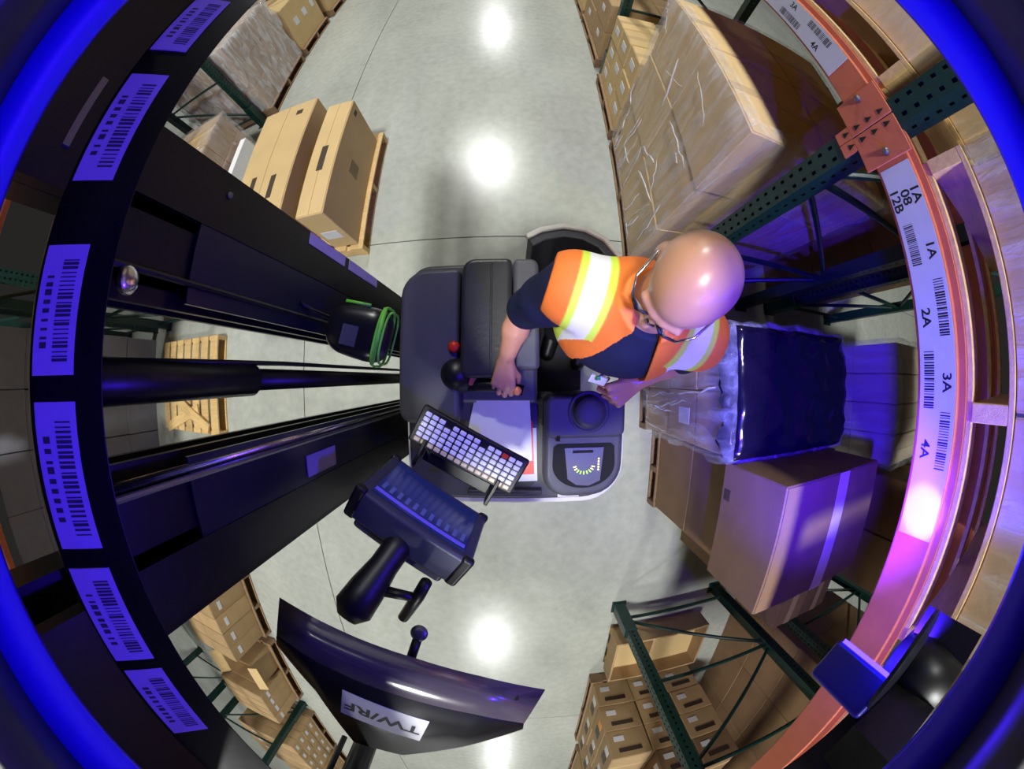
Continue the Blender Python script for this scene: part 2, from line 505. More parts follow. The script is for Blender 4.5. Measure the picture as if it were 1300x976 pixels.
def wrap(parent, x0, x1, y0, y1, z0, z1, mat=None, top=0.25, seed=3, bulge=0.012):
    """crinkled stretch film around a load, a thin closed band folded over the top edge"""
    rg = random.Random(seed)
    n = 14; rows = 14
    per = []
    for a, b in (((x0, y0), (x1, y0)), ((x1, y0), (x1, y1)), ((x1, y1), (x0, y1)), ((x0, y1), (x0, y0))):
        for i in range(n):
            t = i / n
            per.append((a[0] + (b[0] - a[0]) * t, a[1] + (b[1] - a[1]) * t))
    cx, cy = (x0 + x1) / 2, (y0 + y1) / 2
    N = len(per)
    vs, fs = [], []
    off = [rg.uniform(0.003, bulge) for _ in per]
    levels = [(z0 + (z1 - z0) * r / rows, 1.0) for r in range(rows + 1)] + [(z1 + 0.008, 1 - top * 0.5), (z1 + 0.006, 1 - top)]
    for li, (z, s) in enumerate(levels):
        for k, (x, y) in enumerate(per):
            e = (off[(k + li // 2) % N] + rg.uniform(0, 0.005)) if s == 1.0 else 0.0
            dx, dy = x - cx, y - cy
            q = math.hypot(dx, dy)
            zz = z + (rg.uniform(0, 0.006) if s < 1 else rg.uniform(-0.012, 0.006) if 0 < li < rows else 0)
            sx = (1 + e / q * 1.6) * s
            vs.append((cx + dx * sx, cy + dy * sx, zz))
    for li in range(len(levels) - 1):
        for k in range(N):
            k2 = (k + 1) % N
            fs.append((li * N + k, li * N + k2, (li + 1) * N + k2, (li + 1) * N + k))
    o = MB().add(vs, fs).build('stretch_wrap', mat or WRAP, parent, smooth=True)
    return o

FOLD = wrap_material('film_fold', 0.55, 0.9, (245, 246, 250))  # film folds whose whiteness also stands in for lamp glints
def folds(parent, face, a, yr, zr, n, seed, vertical=False):
    """rope-like folds of film on one face of a load: face 'x' at x = a, or 'y' at y = a"""
    rg = random.Random(seed)
    for _ in range(n):
        y = rg.uniform(*yr); z = rg.uniform(*zr)
        dy, dz = (rg.uniform(-0.06, 0.06), -rg.uniform(0.25, 0.5)) if vertical else (rg.uniform(-0.35, 0.35), rg.uniform(-0.4, 0.25))
        pts = []
        for k in range(7):
            t = k / 6
            yy = min(max(y + dy * t + rg.uniform(-0.012, 0.012), yr[0]), yr[1]); zz = min(max(z + dz * t + rg.uniform(-0.012, 0.012), zr[0]), zr[1])
            pts.append((a, yy, zz) if face == 'x' else (yy, a, zz))
        r = rg.uniform(0.002, 0.006)
        MB().tube(pts, [r * q_ for q_ in (0.3, 1, 0.7, 1.1, 0.8, 1, 0.3)], 6).build('film_fold', FOLD, parent, smooth=True)

# ---------------------------------------------------------------- pallet racks
def post_mesh(h):
    """perforated rack post: a square channel whose faces have real keyhole slots"""
    w, pitch = 0.08, 0.05
    vs, fs = [], []
    def sheet(p, u, cols, holes):
        rows = int(h / pitch)
        zs = []
        for r in range(rows):
            zs += [r * pitch, r * pitch + 0.018]
        zs.append(rows * pitch)
        n0 = len(vs)
        for z in zs:
            for c in cols:
                vs.append((p[0] + u[0] * c, p[1] + u[1] * c, z))
        nc = len(cols)
        for r in range(len(zs) - 1):
            for c in range(nc - 1):
                if r % 2 == 0 and c in holes: continue
                fs.append((n0 + r * nc + c, n0 + r * nc + c + 1, n0 + (r + 1) * nc + c + 1, n0 + (r + 1) * nc + c))
    hw = w / 2
    sheet((-hw, -hw), (0, 1), [0, 0.014, 0.026, 0.054, 0.066, 0.08], (1, 3))
    sheet((-hw, hw), (1, 0), [0, 0.034, 0.046, 0.08], (1,))
    sheet((hw, hw), (0, -1), [0, 0.08], ())
    sheet((hw, -hw), (-1, 0), [0, 0.034, 0.046, 0.08], (1,))
    me = bpy.data.meshes.new('post')
    me.from_pydata(vs, [], fs); me.materials.append(RACK_GREEN); me.update()
    return me
POST_H = 4.0
POST = post_mesh(POST_H)
POST_DARK = POST

def rack_frame(label, xf, xr_, y, words=None, sgn=1):
    t = thing('rack_frame', label, 'rack upright', ((xf + xr_) / 2, y, 0), 'green upright frames of the pallet racks')
    for x, fl in ((xf, 1), (xr_, -1)):
        o = bpy.data.objects.new('post', POST)
        o.location = (x + 0.04 * fl * sgn, y, 0)
        o.rotation_euler.z = 0 if fl * sgn > 0 else math.pi
        adopt(o, t)
        piece('foot_plate', t, (x + 0.04 * fl * sgn, y, 0.006), (0.13, 0.12, 0.012), RACK_GREEN)
    # guard on the aisle post: a thicker sleeve at the foot
    a, b = xf + 0.075 * sgn, xr_ - 0.075 * sgn
    zs = [0.18, 0.95, 1.72, 2.5, 3.3]
    for z in zs:
        MB().tube([(a, y, z), (b, y, z)], 0.016, 8).build('horizontal_brace', RACK_GREEN, t)
    for i in range(len(zs) - 1):
        p, q = (a, b) if i % 2 == 0 else (b, a)
        MB().tube([(p, y, zs[i] + 0.05), (q, y, zs[i + 1] - 0.05)], 0.015, 8).build('diagonal_brace', RACK_GREEN, t)
    piece('post_protector', t, (xf + 0.037 * sgn, y, 0.2), (0.1, 0.1, 0.38), RACK_GREEN, chamfer=0.008)
    return t

RX, RXR = 0.90, 1.99          # right rack: aisle face and rear
LX, LXR = -2.95, -4.04        # left rack
FY = [5.65, 3.10, 0.64, -2.0, -4.6, -7.2]
rw = ['far beyond the wrapped cartons, up the right side', 'beside the low carton stack at upper right', "behind the bald man's head", 'at lower right beside the open crate', 'rear of the labelled brown cartons at the bottom', 'farthest at the bottom right']
lw = ['farthest up the left side', 'between the wrapped load and the brown cartons at upper left', 'behind the truck mast, beside the coloured pouches', 'hidden behind the lower mast column', 'between the two lower left carton groups', 'farthest down the left side']
for y, a, b in zip(FY, rw, lw):
    rack_frame('dark green steel rack upright ' + a, RX, RXR, y, sgn=1)
    rack_frame('dark green steel rack upright ' + b, LX, LXR, y, sgn=-1)
rack_frame('dark perforated rack upright of the row behind, right of the wrapped load', 2.28, 3.36, 0.64)
rack_frame('dark rack upright of the row behind at lower right', 2.28, 3.36, -2.0)
rack_frame('dark rack upright of the far left row behind the mast', -4.35, -5.4, 0.64, sgn=-1)
rack_frame('dark rack upright of the far left row at lower left', -4.35, -5.4, -4.6, sgn=-1)

BZ0, BZ1 = 1.985, 2.105
LZ0, LZ1 = 2.50, 2.62
def rack_beam(label, x, y0, y1, side, z0=BZ0, z1=BZ1, mat=RACK_ORANGE):
    """front beam with hooked end connectors; side = -1 when its face looks to -x"""
    t = thing('rack_beam', label, 'rack beam', (x, (y0 + y1) / 2, z0), 'orange rack beams at the second level')
    d = 0.045
    MB().bx(x, x - side * d, y0 + 0.045, y1 - 0.045, z0, z1).build('bar', mat, t, bevel=0.006)
    MB().bx(x - side * 0.016, x - side * d, y0 + 0.045, y1 - 0.045, z1, z1 + 0.02).build('step', mat, t)
    for y, s in ((y0, 1), (y1, -1)):
        c = MB()
        c.bx(x + side * 0.006, x, y + s * 0.002, y + s * 0.115, z0 - 0.03, z1 + 0.02)
        k = c.build('connector', mat, t, bevel=0.004)
        MB().bx(x + side * 0.0065, x, y + s * 0.002, y + s * 0.04, z0 - 0.085, z0 - 0.03).build('connector_hook', mat, k)
        for zz in (z0 - 0.055, z0 - 0.005, z0 + 0.045, z0 + 0.095):
            MB().add([(x + side * 0.008, y + s * 0.012, zz), (x + side * 0.008, y + s * 0.030, zz), (x + side * 0.008, y + s * 0.021, zz + 0.026)], [(0, 1, 2)]).build('keyhole', DARK_HOLE, k)
        MB().lathe([(0.011, 0.0), (0.011, 0.008), (0.006, 0.012), (0.006, 0.018)], (x + side * 0.006, y + s * 0.09, (z0 + z1) / 2), (side, 0, 0), 10).build('bolt', STEEL, k)
    return t
bays_r = [(-7.2, -4.6), (-4.6, -2.0), (-2.0, 0.64), (0.64, 3.10), (3.10, 5.65)]
rn = ['at the bottom of the right rack', 'ending at the lower right orange connector', 'with location labels beside the bald man, lit by the blue lamp', 'with a white barcode label at upper right', 'farthest up the right rack']
ln = ['farthest down the left rack', 'over the lower left brown cartons', 'behind the truck mast on the left', 'over the wrapped brown cartons at upper left', 'farthest up the left rack']
BEAMS_R, BEAMS_L = [], []
for (a, b), w1, w2 in zip(bays_r, rn, ln):
    BEAMS_R.append(rack_beam('orange steel rack beam ' + w1, RX, a + 0.0, b - 0.0, -1))
    BEAMS_L.append(rack_beam('orange steel rack beam ' + w2, LX, a, b, 1, LZ0, LZ1))
    rack_beam('orange rear rack beam, right row, ' + w1, RXR, a, b, 1)
    rack_beam('orange rear rack beam, left row, ' + w2, LXR, a, b, -1, LZ0, LZ1)

STRIP = PM('label_strip_paper', (188, 188, 198), 0.5, var=0.04, scale=20)
# location labels on the lit beam
bb = BEAMS_R[2]
xl = RX - 0.0022
ST = piece('label_strip', bb, (RX - 0.001, (0.51 - 0.345) / 2, (BZ0 + BZ1) / 2 + 0.002), (0.002, 0.51 + 0.345, 0.104), STRIP)
U, V = (0, -1, 0), (0, 0, 1)
text_part('location_text', ST, '1A\n08\n12B', on_x(1148, 246, xl), U, V, 0.040, INK)
def spot(px, py):
    p = on_x(px, py, xl)
    p.z = max(BZ0 + 0.02, min(BZ1 - 0.02, p.z))
    return p
ZH, ZL = 2.073, 2.022
for s, px, py in (('1A', 1178, 312), ('2A', 1177, 398), ('3A', 1197, 480), ('4A', 1175, 565)):
    q = spot(px, py); q.z = ZH if s in ('3A', '1A') else ZL
    text_part('location_text', ST, s, q, U, V, 0.036, INK)
for i, (px, py, zz) in enumerate(((1162, 305, ZL), (1193, 385, ZH), (1178, 478, ZL), (1190, 555, ZH))):
    q = spot(px, py); q.z = zz
    barcode(ST, q, U, V, 0.125 if i else 0.10, 0.03, 22, i + 1)
# the next beam's label
ba = BEAMS_R[3]
SA = piece('label_strip', ba, (RX - 0.001, 1.36, (BZ0 + BZ1) / 2 + 0.002), (0.002, 0.98, 0.104), STRIP)
text_part('location_text', SA, '4A', (xl, 1.00, ZL), U, V, 0.036, INK)
barcode(SA, (xl, 1.02, ZH), U, V, 0.14, 0.03, 24, 11)
barcode(SA, (xl, 1.18, ZL), U, V, 0.14, 0.03, 24, 12)
text_part('location_text', SA, '3A', (xl, 1.20, ZH), U, V, 0.036, INK)
barcode(SA, (xl, 1.38, ZH), U, V, 0.14, 0.03, 24, 13)
text_part('location_text', SA, '2A', (xl, 1.36, ZL), U, V, 0.036, INK)
barcode(SA, (xl, 1.54, ZL), U, V, 0.14, 0.03, 24, 14)

# ---------------------------------------------------------------- goods, right side
def load(label, x, y, z0=0.14, group=None):
    return thing('wrapped_load', label, 'wrapped load', (x, y, z0), group)

def up_pallet(w, x0, x1, y0, y1, z=None):
    return pallet('wooden pallet on the rack beam ' + w, x0, x1, y0, y1, z or BZ1 + 0.02, WOOD, 'pallets up on the rack beams')

pallet('wooden pallet under the tall wrapped carton stack at upper right', 0.84, 1.92, 0.86, 2.03)
t = load('tall stretch-wrapped stack of big tan cartons at upper right of the man', 1.36, 1.45)
grid('', None, (0.85, 1.90), (0.88, 2.02), (0.14, 1.60), (2, 2, 3), CARD_TAN, t, seam='x')
wrap(t, 0.84, 1.91, 0.87, 2.03, 0.145, 1.61, top=0.12, seed=5)
folds(t, 'x', 0.826, (0.9, 2.0), (0.4, 1.6), 13, 3)
folds(t, 'x', 0.824, (0.9, 2.0), (0.2, 0.8), 12, 5, True)

pallet('wooden pallet under the low stack of labelled cartons at upper right', 0.84, 1.92, 2.12, 3.0)
def mk_front(i, j, k, n):
    return (('-x', 0.5, 0.55, 0.12, 0.07),) if i == 0 else ()
grid('small tan labelled carton, low upper right stack', 'cartons in the low stack at upper right', (0.86, 1.86), (2.14, 2.98), (0.14, 0.92), (3, 3, 3), CARD_TAN, seam='x', marks=mk_front)

pallet('wooden pallet beyond the green upright, top right of the aisle', 0.86, 1.9, 3.3, 4.5)
grid('brown carton beyond the top right upright', 'cartons beyond the top right upright', (0.88, 1.86), (3.32, 4.48), (0.14, 0.86), (2, 2, 2), CARD, seam='x', marks=mk_front)
pallet('wooden pallet farthest up the right side of the aisle', 0.86, 1.9, 4.6, 5.5)
grid('tan carton farthest up the right side', 'cartons farthest up the right side', (0.88, 1.86), (4.62, 5.48), (0.14, 0.7), (2, 2, 1), CARD_TAN, seam='x', marks=mk_front)

pallet("wooden pallet under the blue-lit wrapped load at the man's elbow", 0.94, 1.86, -0.36, 0.24)
t = load("stretch-wrapped carton load with blue-lit top at the man's left elbow", 1.4, -0.07)
grid('', None, (0.95, 1.85), (-0.35, 0.23), (0.14, 1.12), (2, 2, 3), CARD, t, seam='x', marks=lambda i, j, k, n: (('-x', 0.5, 0.6, 0.09, 0.12),) if (j == 0 and k == 1) else ())
wrap(t, 0.94, 1.86, -0.36, 0.24, 0.145, 1.13, top=0.03, seed=8, bulge=0.02)
folds(t, 'x', 0.916, (-0.34, 0.22), (0.2, 1.1), 16, 9, True)
# dark plastic sheet laid over the top and folded down the edges, with pulled wrinkles
rg = random.Random(4)
nx, ny = 26, 20
vs, fs = [], []
for j in range(ny + 1):
    for i in range(nx + 1):
        x = 0.925 + 0.95 * i / nx; y = -0.375 + 0.63 * j / ny
        z = 1.150 + 0.014 * math.sin(i * 0.9 + 1.7 * math.sin(j * 0.5)) * math.cos(j * 0.7 + i * 0.25) + rg.uniform(0, 0.010)
        if i == 0 or j == 0 or j == ny or i == nx: z -= 0.075 + rg.uniform(0, 0.05)
        vs.append((x, y, z))
for j in range(ny):
    for i in range(nx):
        a = j * (nx + 1) + i
        fs.append((a, a + 1, a + nx + 2, a + nx + 1))
MB().add(vs, fs).build('top_sheet', PM('dark_film', (18, 14, 36), 0.14, spec=0.8), t, smooth=True)

pallet('wooden pallet under the dark blue-lit carton stack with the taped box', 1.05, 1.92, -0.96, -0.38)
grid('dark carton under the big taped box', 'cartons under the big taped box', (1.06, 1.90), (-0.95, -0.39), (0.14, 1.08), (1, 1, 2), CARD_DARK, tape=False)
big = carton('big wrapped carton with a broad pale tape strip, lit blue at right', 0.95, 1.72, -0.93, -0.37, 1.085, 1.50, CARD_DARK, tape=False, marks=(('-x', 0.75, 0.12, 0.05, 0.04, PRINT, 'printed_mark'),))
piece('packing_tape', big, (1.36, -0.65, 1.5015), (0.085, 0.56, 0.002), PM('pale_glossy_tape', (235, 215, 180), 0.2))
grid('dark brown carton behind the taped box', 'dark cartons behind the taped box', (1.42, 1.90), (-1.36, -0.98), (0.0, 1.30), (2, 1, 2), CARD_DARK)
t = load('blue-lit wrapped load in the row behind, beyond the label beam', 2.65, -0.13, 0.0)
grid('', None, (2.30, 3.3), (-0.52, 0.24), (0.14, 1.34), (2, 4, 3), CARD_GREY, t, seam='x', tape=False)
wrap(t, 2.29, 3.31, -0.53, 0.25, 0.14, 1.345, top=0.1, seed=12)
pallet('wooden pallet under the wrapped load in the row behind', 2.3, 3.3, -0.52, 0.24)
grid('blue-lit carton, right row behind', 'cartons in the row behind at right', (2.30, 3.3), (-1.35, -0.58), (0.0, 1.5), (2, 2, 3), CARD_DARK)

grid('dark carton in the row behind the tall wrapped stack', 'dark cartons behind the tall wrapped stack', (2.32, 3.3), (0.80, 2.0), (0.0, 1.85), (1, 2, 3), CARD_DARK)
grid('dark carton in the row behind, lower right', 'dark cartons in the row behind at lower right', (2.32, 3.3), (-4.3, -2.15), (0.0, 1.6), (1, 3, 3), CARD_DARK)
# open crate and labelled cartons, lower right bay
cr_ = thing('open_crate', 'shallow open cardboard tray with tan sheets beside the lower right upright', 'open carton', (1.3, -2.5, 0.0))
MB().bx(0.90, 1.78, -2.76, -2.24, 0.10, 0.13).build('base_sheet', CARD_TAN, cr_)
for a in ((0.88, 0.90, -2.78, -2.22), (1.78, 1.80, -2.78, -2.22), (0.90, 1.78, -2.78, -2.76), (0.90, 1.78, -2.24, -2.22), (1.22, 1.24, -2.76, -2.24)):
    MB().bx(a[0], a[1], a[2], a[3], 0.10, 0.30).build('side_wall', CARD, cr_)
MB().bx(0.92, 1.2, -2.7, -2.3, 0.135, 0.16).build('sheet', CARD_TAN, cr_)
for y in (-2.7, -2.5, -2.3):
    piece('runner', cr_, (1.34, y, 0.05), (0.88, 0.07, 0.1), WOOD)
pallet('wooden pallet under the labelled brown cartons at the bottom right', 0.78, 1.88, -4.42, -2.98)
WIN = PM('printed_panel', (60, 45, 40), 0.5)
FLAME = PM('orange_print', (235, 150, 40), 0.5)
def mk_c(i, j, k, n):
    m = []
    if j == n[1] - 1:
        m.append(('+y', 0.5, 0.72, 0.20, 0.05, WIN, 'printed_panel'))
        m.append(('+y', 0.28, 0.3, 0.09, 0.06, PAPER, 'shipping_label'))
    if i == 0:
        m.append(('-x', 0.4, 0.5, 0.14, 0.12, WIN, 'printed_panel'))
        m.append(('-x', 0.75, 0.5, 0.10, 0.10, FLAME if k == 1 and j == 2 else PAPER, 'printed_picture'))
    return m
grid('brown carton with dark print, bottom right', 'labelled cartons at the bottom right', (0.80, 1.86), (-4.40, -3.0), (0.14, 1.10), (3, 3, 3), CARD, seam='x', marks=mk_c)
grid('brown carton stacked extra high, bottom right', 'high cartons at the bottom right', (1.16, 1.86), (-4.40, -3.0), (1.10, 1.42), (2, 3, 1), CARD_DARK, seam='x', marks=mk_c)
pallet('wooden pallet farthest down the right side', 0.84, 1.9, -6.0, -4.8)
grid('brown carton farthest down the right side', 'cartons farthest down the right side', (0.86, 1.86), (-5.98, -4.82), (0.14, 1.0), (2, 2, 2), CARD, seam='x', marks=mk_front)

# loads standing on the right beams
ups = [('beside the rear connector', -1.85, -0.72, CARD_GREY), ("level with the bald man's head", -0.62, 0.50, CARD), ('above the tall wrapped stack', 0.74, 1.84, CARD_TAN), ('above the low carton stack', 1.92, 3.0, CARD_GREY)]
for w, a, b, m_ in ups:
    up_pallet('at right ' + w, 0.93, 1.98, a, b)
    t = load('stretch-wrapped cartons up on the right beam ' + w, 1.45, (a + b) / 2, BZ1 + 0.16, 'wrapped loads up on the beams')
    grid('', None, (0.96, 1.95), (a + 0.04, b - 0.04), (BZ1 + 0.162, 3.0), (2, 2, 2), m_, t)
    wrap(t, 0.95, 1.96, a + 0.03, b - 0.03, BZ1 + 0.165, 3.01, top=0.1, seed=int(abs(a) * 100), bulge=0.018)

# ---------------------------------------------------------------- goods, left side
pallet('wooden pallet under the two long tan cartons on the aisle floor', -2.12, -1.12, 0.98, 2.16, 0.0, WOOD)
c1 = carton('thick long tan carton, left one of the pair standing in the aisle', -2.06, -1.52, 0.98, 2.22, 0.14, 0.72, CARD_TAN, seam='y', tape=False,
            marks=(('top', 0.75, 0.9, 0.06, 0.05, PRINT, 'printed_mark'), ('top', 0.3, 0.35, 0.05, 0.16, PRINT, 'printed_mark'), ('top', 0.7, 0.3, 0.05, 0.2, PRINT, 'printed_mark')))
c2 = carton('thin long tan carton, right one of the pair standing in the aisle', -1.38, -1.16, 1.02, 2.06, 0.14, 0.70, CARD_TAN, seam='y', tape=False,
            marks=(('top', 0.5, 0.45, 0.05, 0.22, PRINT, 'printed_mark'), ('-y', 0.5, 0.4, 0.14, 0.12), ('+x', 0.5, 0.5, 0.12, 0.14, PM('faint_print', (150, 124, 84), 0.7), 'printed_mark'), ('+x', 0.92, 0.85, 0.05, 0.04, PRINT, 'printed_mark')))

pallet('wooden pallet under the brown cartons at upper left, nearest the mast', -3.95, -2.8, 1.3, 2.62)
t = load('wrapped brown cartons on a pallet at upper left, beside the mast', -3.35, 1.95)
grid('', None, (-3.92, -2.82), (1.32, 2.60), (0.14, 0.80), (2, 3, 2), CARD, t, seam='x')
wrap(t, -3.93, -2.81, 1.31, 2.61, 0.145, 0.81, top=0.3, seed=21)
MB().bx(-2.76, -2.68, 1.25, 2.45, 0.0, 0.42).build('foam_board', PM('white_foam', (238, 238, 238), 0.6), None, bevel=0.006)
tag(bpy.data.objects['foam_board'], 'white foam board standing on edge beside the tan cartons, upper left', 'foam board')

pallet('wooden pallet under the milky wrapped load beyond the upper left upright', -3.95, -2.8, 3.2, 4.36)
t = load('milky stretch-wrapped brown cartons beyond the upper left upright', -3.35, 3.8)
grid('', None, (-3.92, -2.84), (3.24, 4.32), (0.14, 1.28), (2, 2, 3), CARD, t, seam='x')
wrap(t, -3.93, -2.83, 3.23, 4.33, 0.145, 1.29, WRAP_HEAVY, top=0.8, seed=31, bulge=0.035)

pallet('wooden pallet under the printed tan cartons farthest upper left', -3.95, -2.8, 4.5, 5.55)
def mk_l(i, j, k, n):
    m = []
    if i == n[0] - 1:
        m = [('+x', 0.25, 0.55, 0.12, 0.14), ('+x', 0.55, 0.55, 0.12, 0.14), ('+x', 0.85, 0.55, 0.10, 0.14)]
    return m
grid('large tan carton with white squares, upper left', 'printed tan cartons at the upper left', (-3.92, -2.84), (4.52, 5.54), (0.14, 0.95), (2, 1, 1), CARD_TAN, seam='x', marks=mk_l)
pallet('wooden pallet beyond the farthest left upright', -3.95, -2.8, 5.8, 6.9)
grid('tan carton beyond the farthest left upright', 'cartons beyond the farthest left upright', (-3.92, -2.84), (5.82, 6.9), (0.14, 0.95), (2, 2, 1), CARD_TAN, seam='x', marks=mk_l)

# empty pallet with loose boards, seen between the mast rails
pallet('pale new wooden pallet lying empty behind the mast', -3.85, -2.72, -0.52, 0.42, 0.0, WOOD)
for i, (p, q) in enumerate((((-3.75, -0.50), (-3.05, -0.28)), ((-3.5, -0.18), (-2.85, -0.46)))):
    p, q = Vector((p[0], p[1], 0.152)), Vector((q[0], q[1], 0.152))
    d = q - p
    o = piece('loose_board', None, (p + q) / 2 + Vector((0, 0, 0.022 * i)), (d.length, 0.10, 0.02), WOOD, rot=(0, 0, math.atan2(d.y, d.x)))
    tag(o, ('loose wooden board lying slanted on the empty pallet, lower one' if i == 0 else 'loose wooden board crossing on top of the empty pallet'), 'board')
cols = [((235, 235, 230), 'white'), ((215, 70, 40), 'red'), ((225, 150, 50), 'orange'), ((80, 95, 60), 'olive green')]
for i, (c, w) in enumerate(cols):
    cx, cy = -3.30 + 0.22 * i, 0.86 - 0.04 * i
    bm = bmesh.new()
    bmesh.ops.create_icosphere(bm, subdivisions=3, radius=1.0)
    rg = random.Random(i)
    ph = [rg.uniform(0, 6) for _ in range(4)]
    for v in bm.verts:
        k = 1 + 0.14 * math.sin(5 * v.co.x + ph[0]) * math.cos(4 * v.co.y + ph[1]) + 0.07 * math.sin(11 * v.co.z + ph[2])
        pin = 1 - 0.35 * abs(v.co.x) ** 3
        v.co = Vector((cx + v.co.x * 0.10 * k, cy + v.co.y * 0.085 * k * pin, 0.075 + max(v.co.z * 0.085 * k, -0.075)))
    me = bpy.data.meshes.new('crumpled_pouch'); bm.to_mesh(me); bm.free()
    me.materials.append(PM('pouch_' + w, c, 0.35)); me.polygons.foreach_set('use_smooth', [True] * len(me.polygons))
    o = bpy.data.objects.new('crumpled_pouch', me); COL.objects.link(o)
    tag(o, 'crumpled ' + w + ' pouch on the floor behind the mast', 'pouch', 'crumpled coloured pouches')
grid('grey carton, far left row', 'cartons in the far left row', (-5.4, -4.35), (-1.7, 0.5), (0.0, 2.4), (1, 4, 5), PM('grey_carton_cool', (126, 124, 136), 0.7, var=0.08, rnd=0.06), seam='x')

pallet('wooden pallet under the brown cartons at lower left, nearest the mast', -3.95, -2.85, -2.98, -2.08)
def mk_ll(i, j, k, n):
    return (('+x', 0.5, 0.75, 0.10, 0.05),) if i == n[0] - 1 else ()
grid('narrow brown carton, lower left near mast', 'narrow brown cartons at lower left', (-3.6, -2.88), (-2.95, -2.1), (0.14, 0.72), (1, 4, 1), CARD, marks=mk_ll, tape=False)
pallet('wooden pallet under the open carton at lower left', -3.95, -2.85, -4.28, -3.1)
oc = thing('open_carton', 'open brown carton with raised flaps on the lower left pallet', 'open carton', (-3.15, -3.4, 0.14))
MB().bx(-3.45, -2.9, -3.55, -3.14, 0.14, 0.15).build('bottom', CARD, oc)
for a in ((-3.45, -3.44, -3.55, -3.14), (-2.91, -2.90, -3.55, -3.14), (-3.44, -2.91, -3.55, -3.54), (-3.44, -2.91, -3.15, -3.14)):
    MB().bx(*a, 0.15, 0.56).build('side_wall', CARD, oc)
MB().box((-3.50, -3.345, 0.62), (0.15, 0.40, 0.006), Matrix.Rotation(0.9, 3, 'Y')).build('flap', CARD_TAN, oc)
MB().box((-2.85, -3.345, 0.585), (0.12, 0.40, 0.006), Matrix.Rotation(0.5, 3, 'Y')).build('flap', CARD_TAN, oc)
grid('narrow brown carton beside the open carton', 'narrow brown cartons beside the open carton', (-3.6, -2.88), (-4.25, -3.6), (0.14, 0.70), (1, 4, 1), CARD, marks=mk_ll, tape=False)
pallet('wooden pallet under the small labelled cartons at the lower left corner', -3.95, -2.85, -5.9, -4.75)
grid('small white-labelled carton, lower left corner', 'small labelled cartons at the lower left corner', (-3.9, -2.88), (-5.88, -4.78), (0.14, 0.80), (2, 4, 4), CARD, tape=False, marks=lambda i, j, k, n: (('+x', 0.5, 0.5, 0.10, 0.05),) if i == n[0] - 1 else ((('top', 0.5, 0.5, 0.1, 0.06),) if k == n[2] - 1 else ()))
pallet('wooden pallet farthest down the left side', -3.95, -2.85, -7.1, -6.0)
grid('small carton farthest down the left side', 'small cartons farthest down the left side', (-3.9, -2.88), (-7.05, -6.02), (0.14, 0.66), (2, 3, 2), CARD, tape=False, marks=mk_ll)

for w, a, b in (('behind the mast, lower', -1.9, -0.75), ('behind the mast, upper', -0.6, 0.55), ('over the upper left brown cartons', 0.75, 1.85), ('over the lower left carton row', -3.3, -2.1)):
    up_pallet('at left ' + w, -4.02, -2.98, a, b, LZ1 + 0.02)
    grid('grey carton up left ' + w, 'cartons up on the left beams', (-3.98, -3.0), (a + 0.03, b - 0.03), (LZ1 + 0.16, 3.4), (2, 2, 2), CARD_GREY)
# ---------------------------------------------------------------- the reach truck
def rrect(x0, x1, y0, y1, rad, seg=6):
    """rounded rectangle, radii for (x0,y0) (x1,y0) (x1,y1) (x0,y1)"""
    out = []
    for (cx, cy, sx, sy, a0), r in zip(((x0, y0, 1, 1, math.pi), (x1, y0, -1, 1, 1.5 * math.pi), (x1, y1, -1, -1, 0), (x0, y1, 1, -1, 0.5 * math.pi)), rad):
        for k in range(seg + 1):
            a = a0 + 0.5 * math.pi * k / seg
            out.append((cx + sx * r + r * math.cos(a), cy + sy * r + r * math.sin(a)))
    return out

TRUCK = thing('reach_truck', 'dark grey stand-up reach truck with black mast and overhead guard', 'reach truck', (0, 0, 0))
MB().prism(rrect(-0.43, 0.10, -0.10, 0.47, (0.02, 0.02, 0.02, 0.09)), 0.08, 1.02).build('power_unit', GREY_PLASTIC, TRUCK, bevel=0.02)
FB = rrect(-0.43, 0.455, -0.505, -0.075, (0.05, 0.16, 0.04, 0.02), 8)
MB().prism(FB, 0.08, 1.0).build('front_body', GREY_PLASTIC, TRUCK, bevel=0.02)
MB().prism(rrect(-0.435, 0.470, -0.522, -0.08, (0.05, 0.17, 0.04, 0.02), 8), 0.965, 0.992).build('bumper_rim', CREAM_PAINT, TRUCK, bevel=0.008)
# standing well and its curved rear shell
MB().bx(0.10, 0.44, -0.075, 0.56, 0.08, 0.22).build('well_floor', BLACK_PLASTIC, TRUCK)
def arc_wall(r0, r1, z0, z1, name, mat):
    pts_o, pts_i = [], []
    path = [(0.06, 0.565), (0.12, 0.60), (0.21, 0.62), (0.30, 0.61), (0.38, 0.57), (0.435, 0.50), (0.46, 0.40)]
    for i, (x, y) in enumerate(path):
        a = Vector(path[min(i + 1, len(path) - 1)]) - Vector(path[max(i - 1, 0)])
        n = Vector((a.y, -a.x)).normalized() * -1
        pts_o.append((x + n.x * r1, y + n.y * r1)); pts_i.append((x + n.x * r0, y + n.y * r0))
    MB().prism(pts_o + pts_i[::-1], z0, z1).build(name, mat, TRUCK, bevel=0.008)
arc_wall(-0.045, 0.0, 0.08, 1.06, 'rear_shell', DARK_GREY)
arc_wall(-0.008, 0.016, 1.03, 1.072, 'rear_rim', CREAM_PAINT)
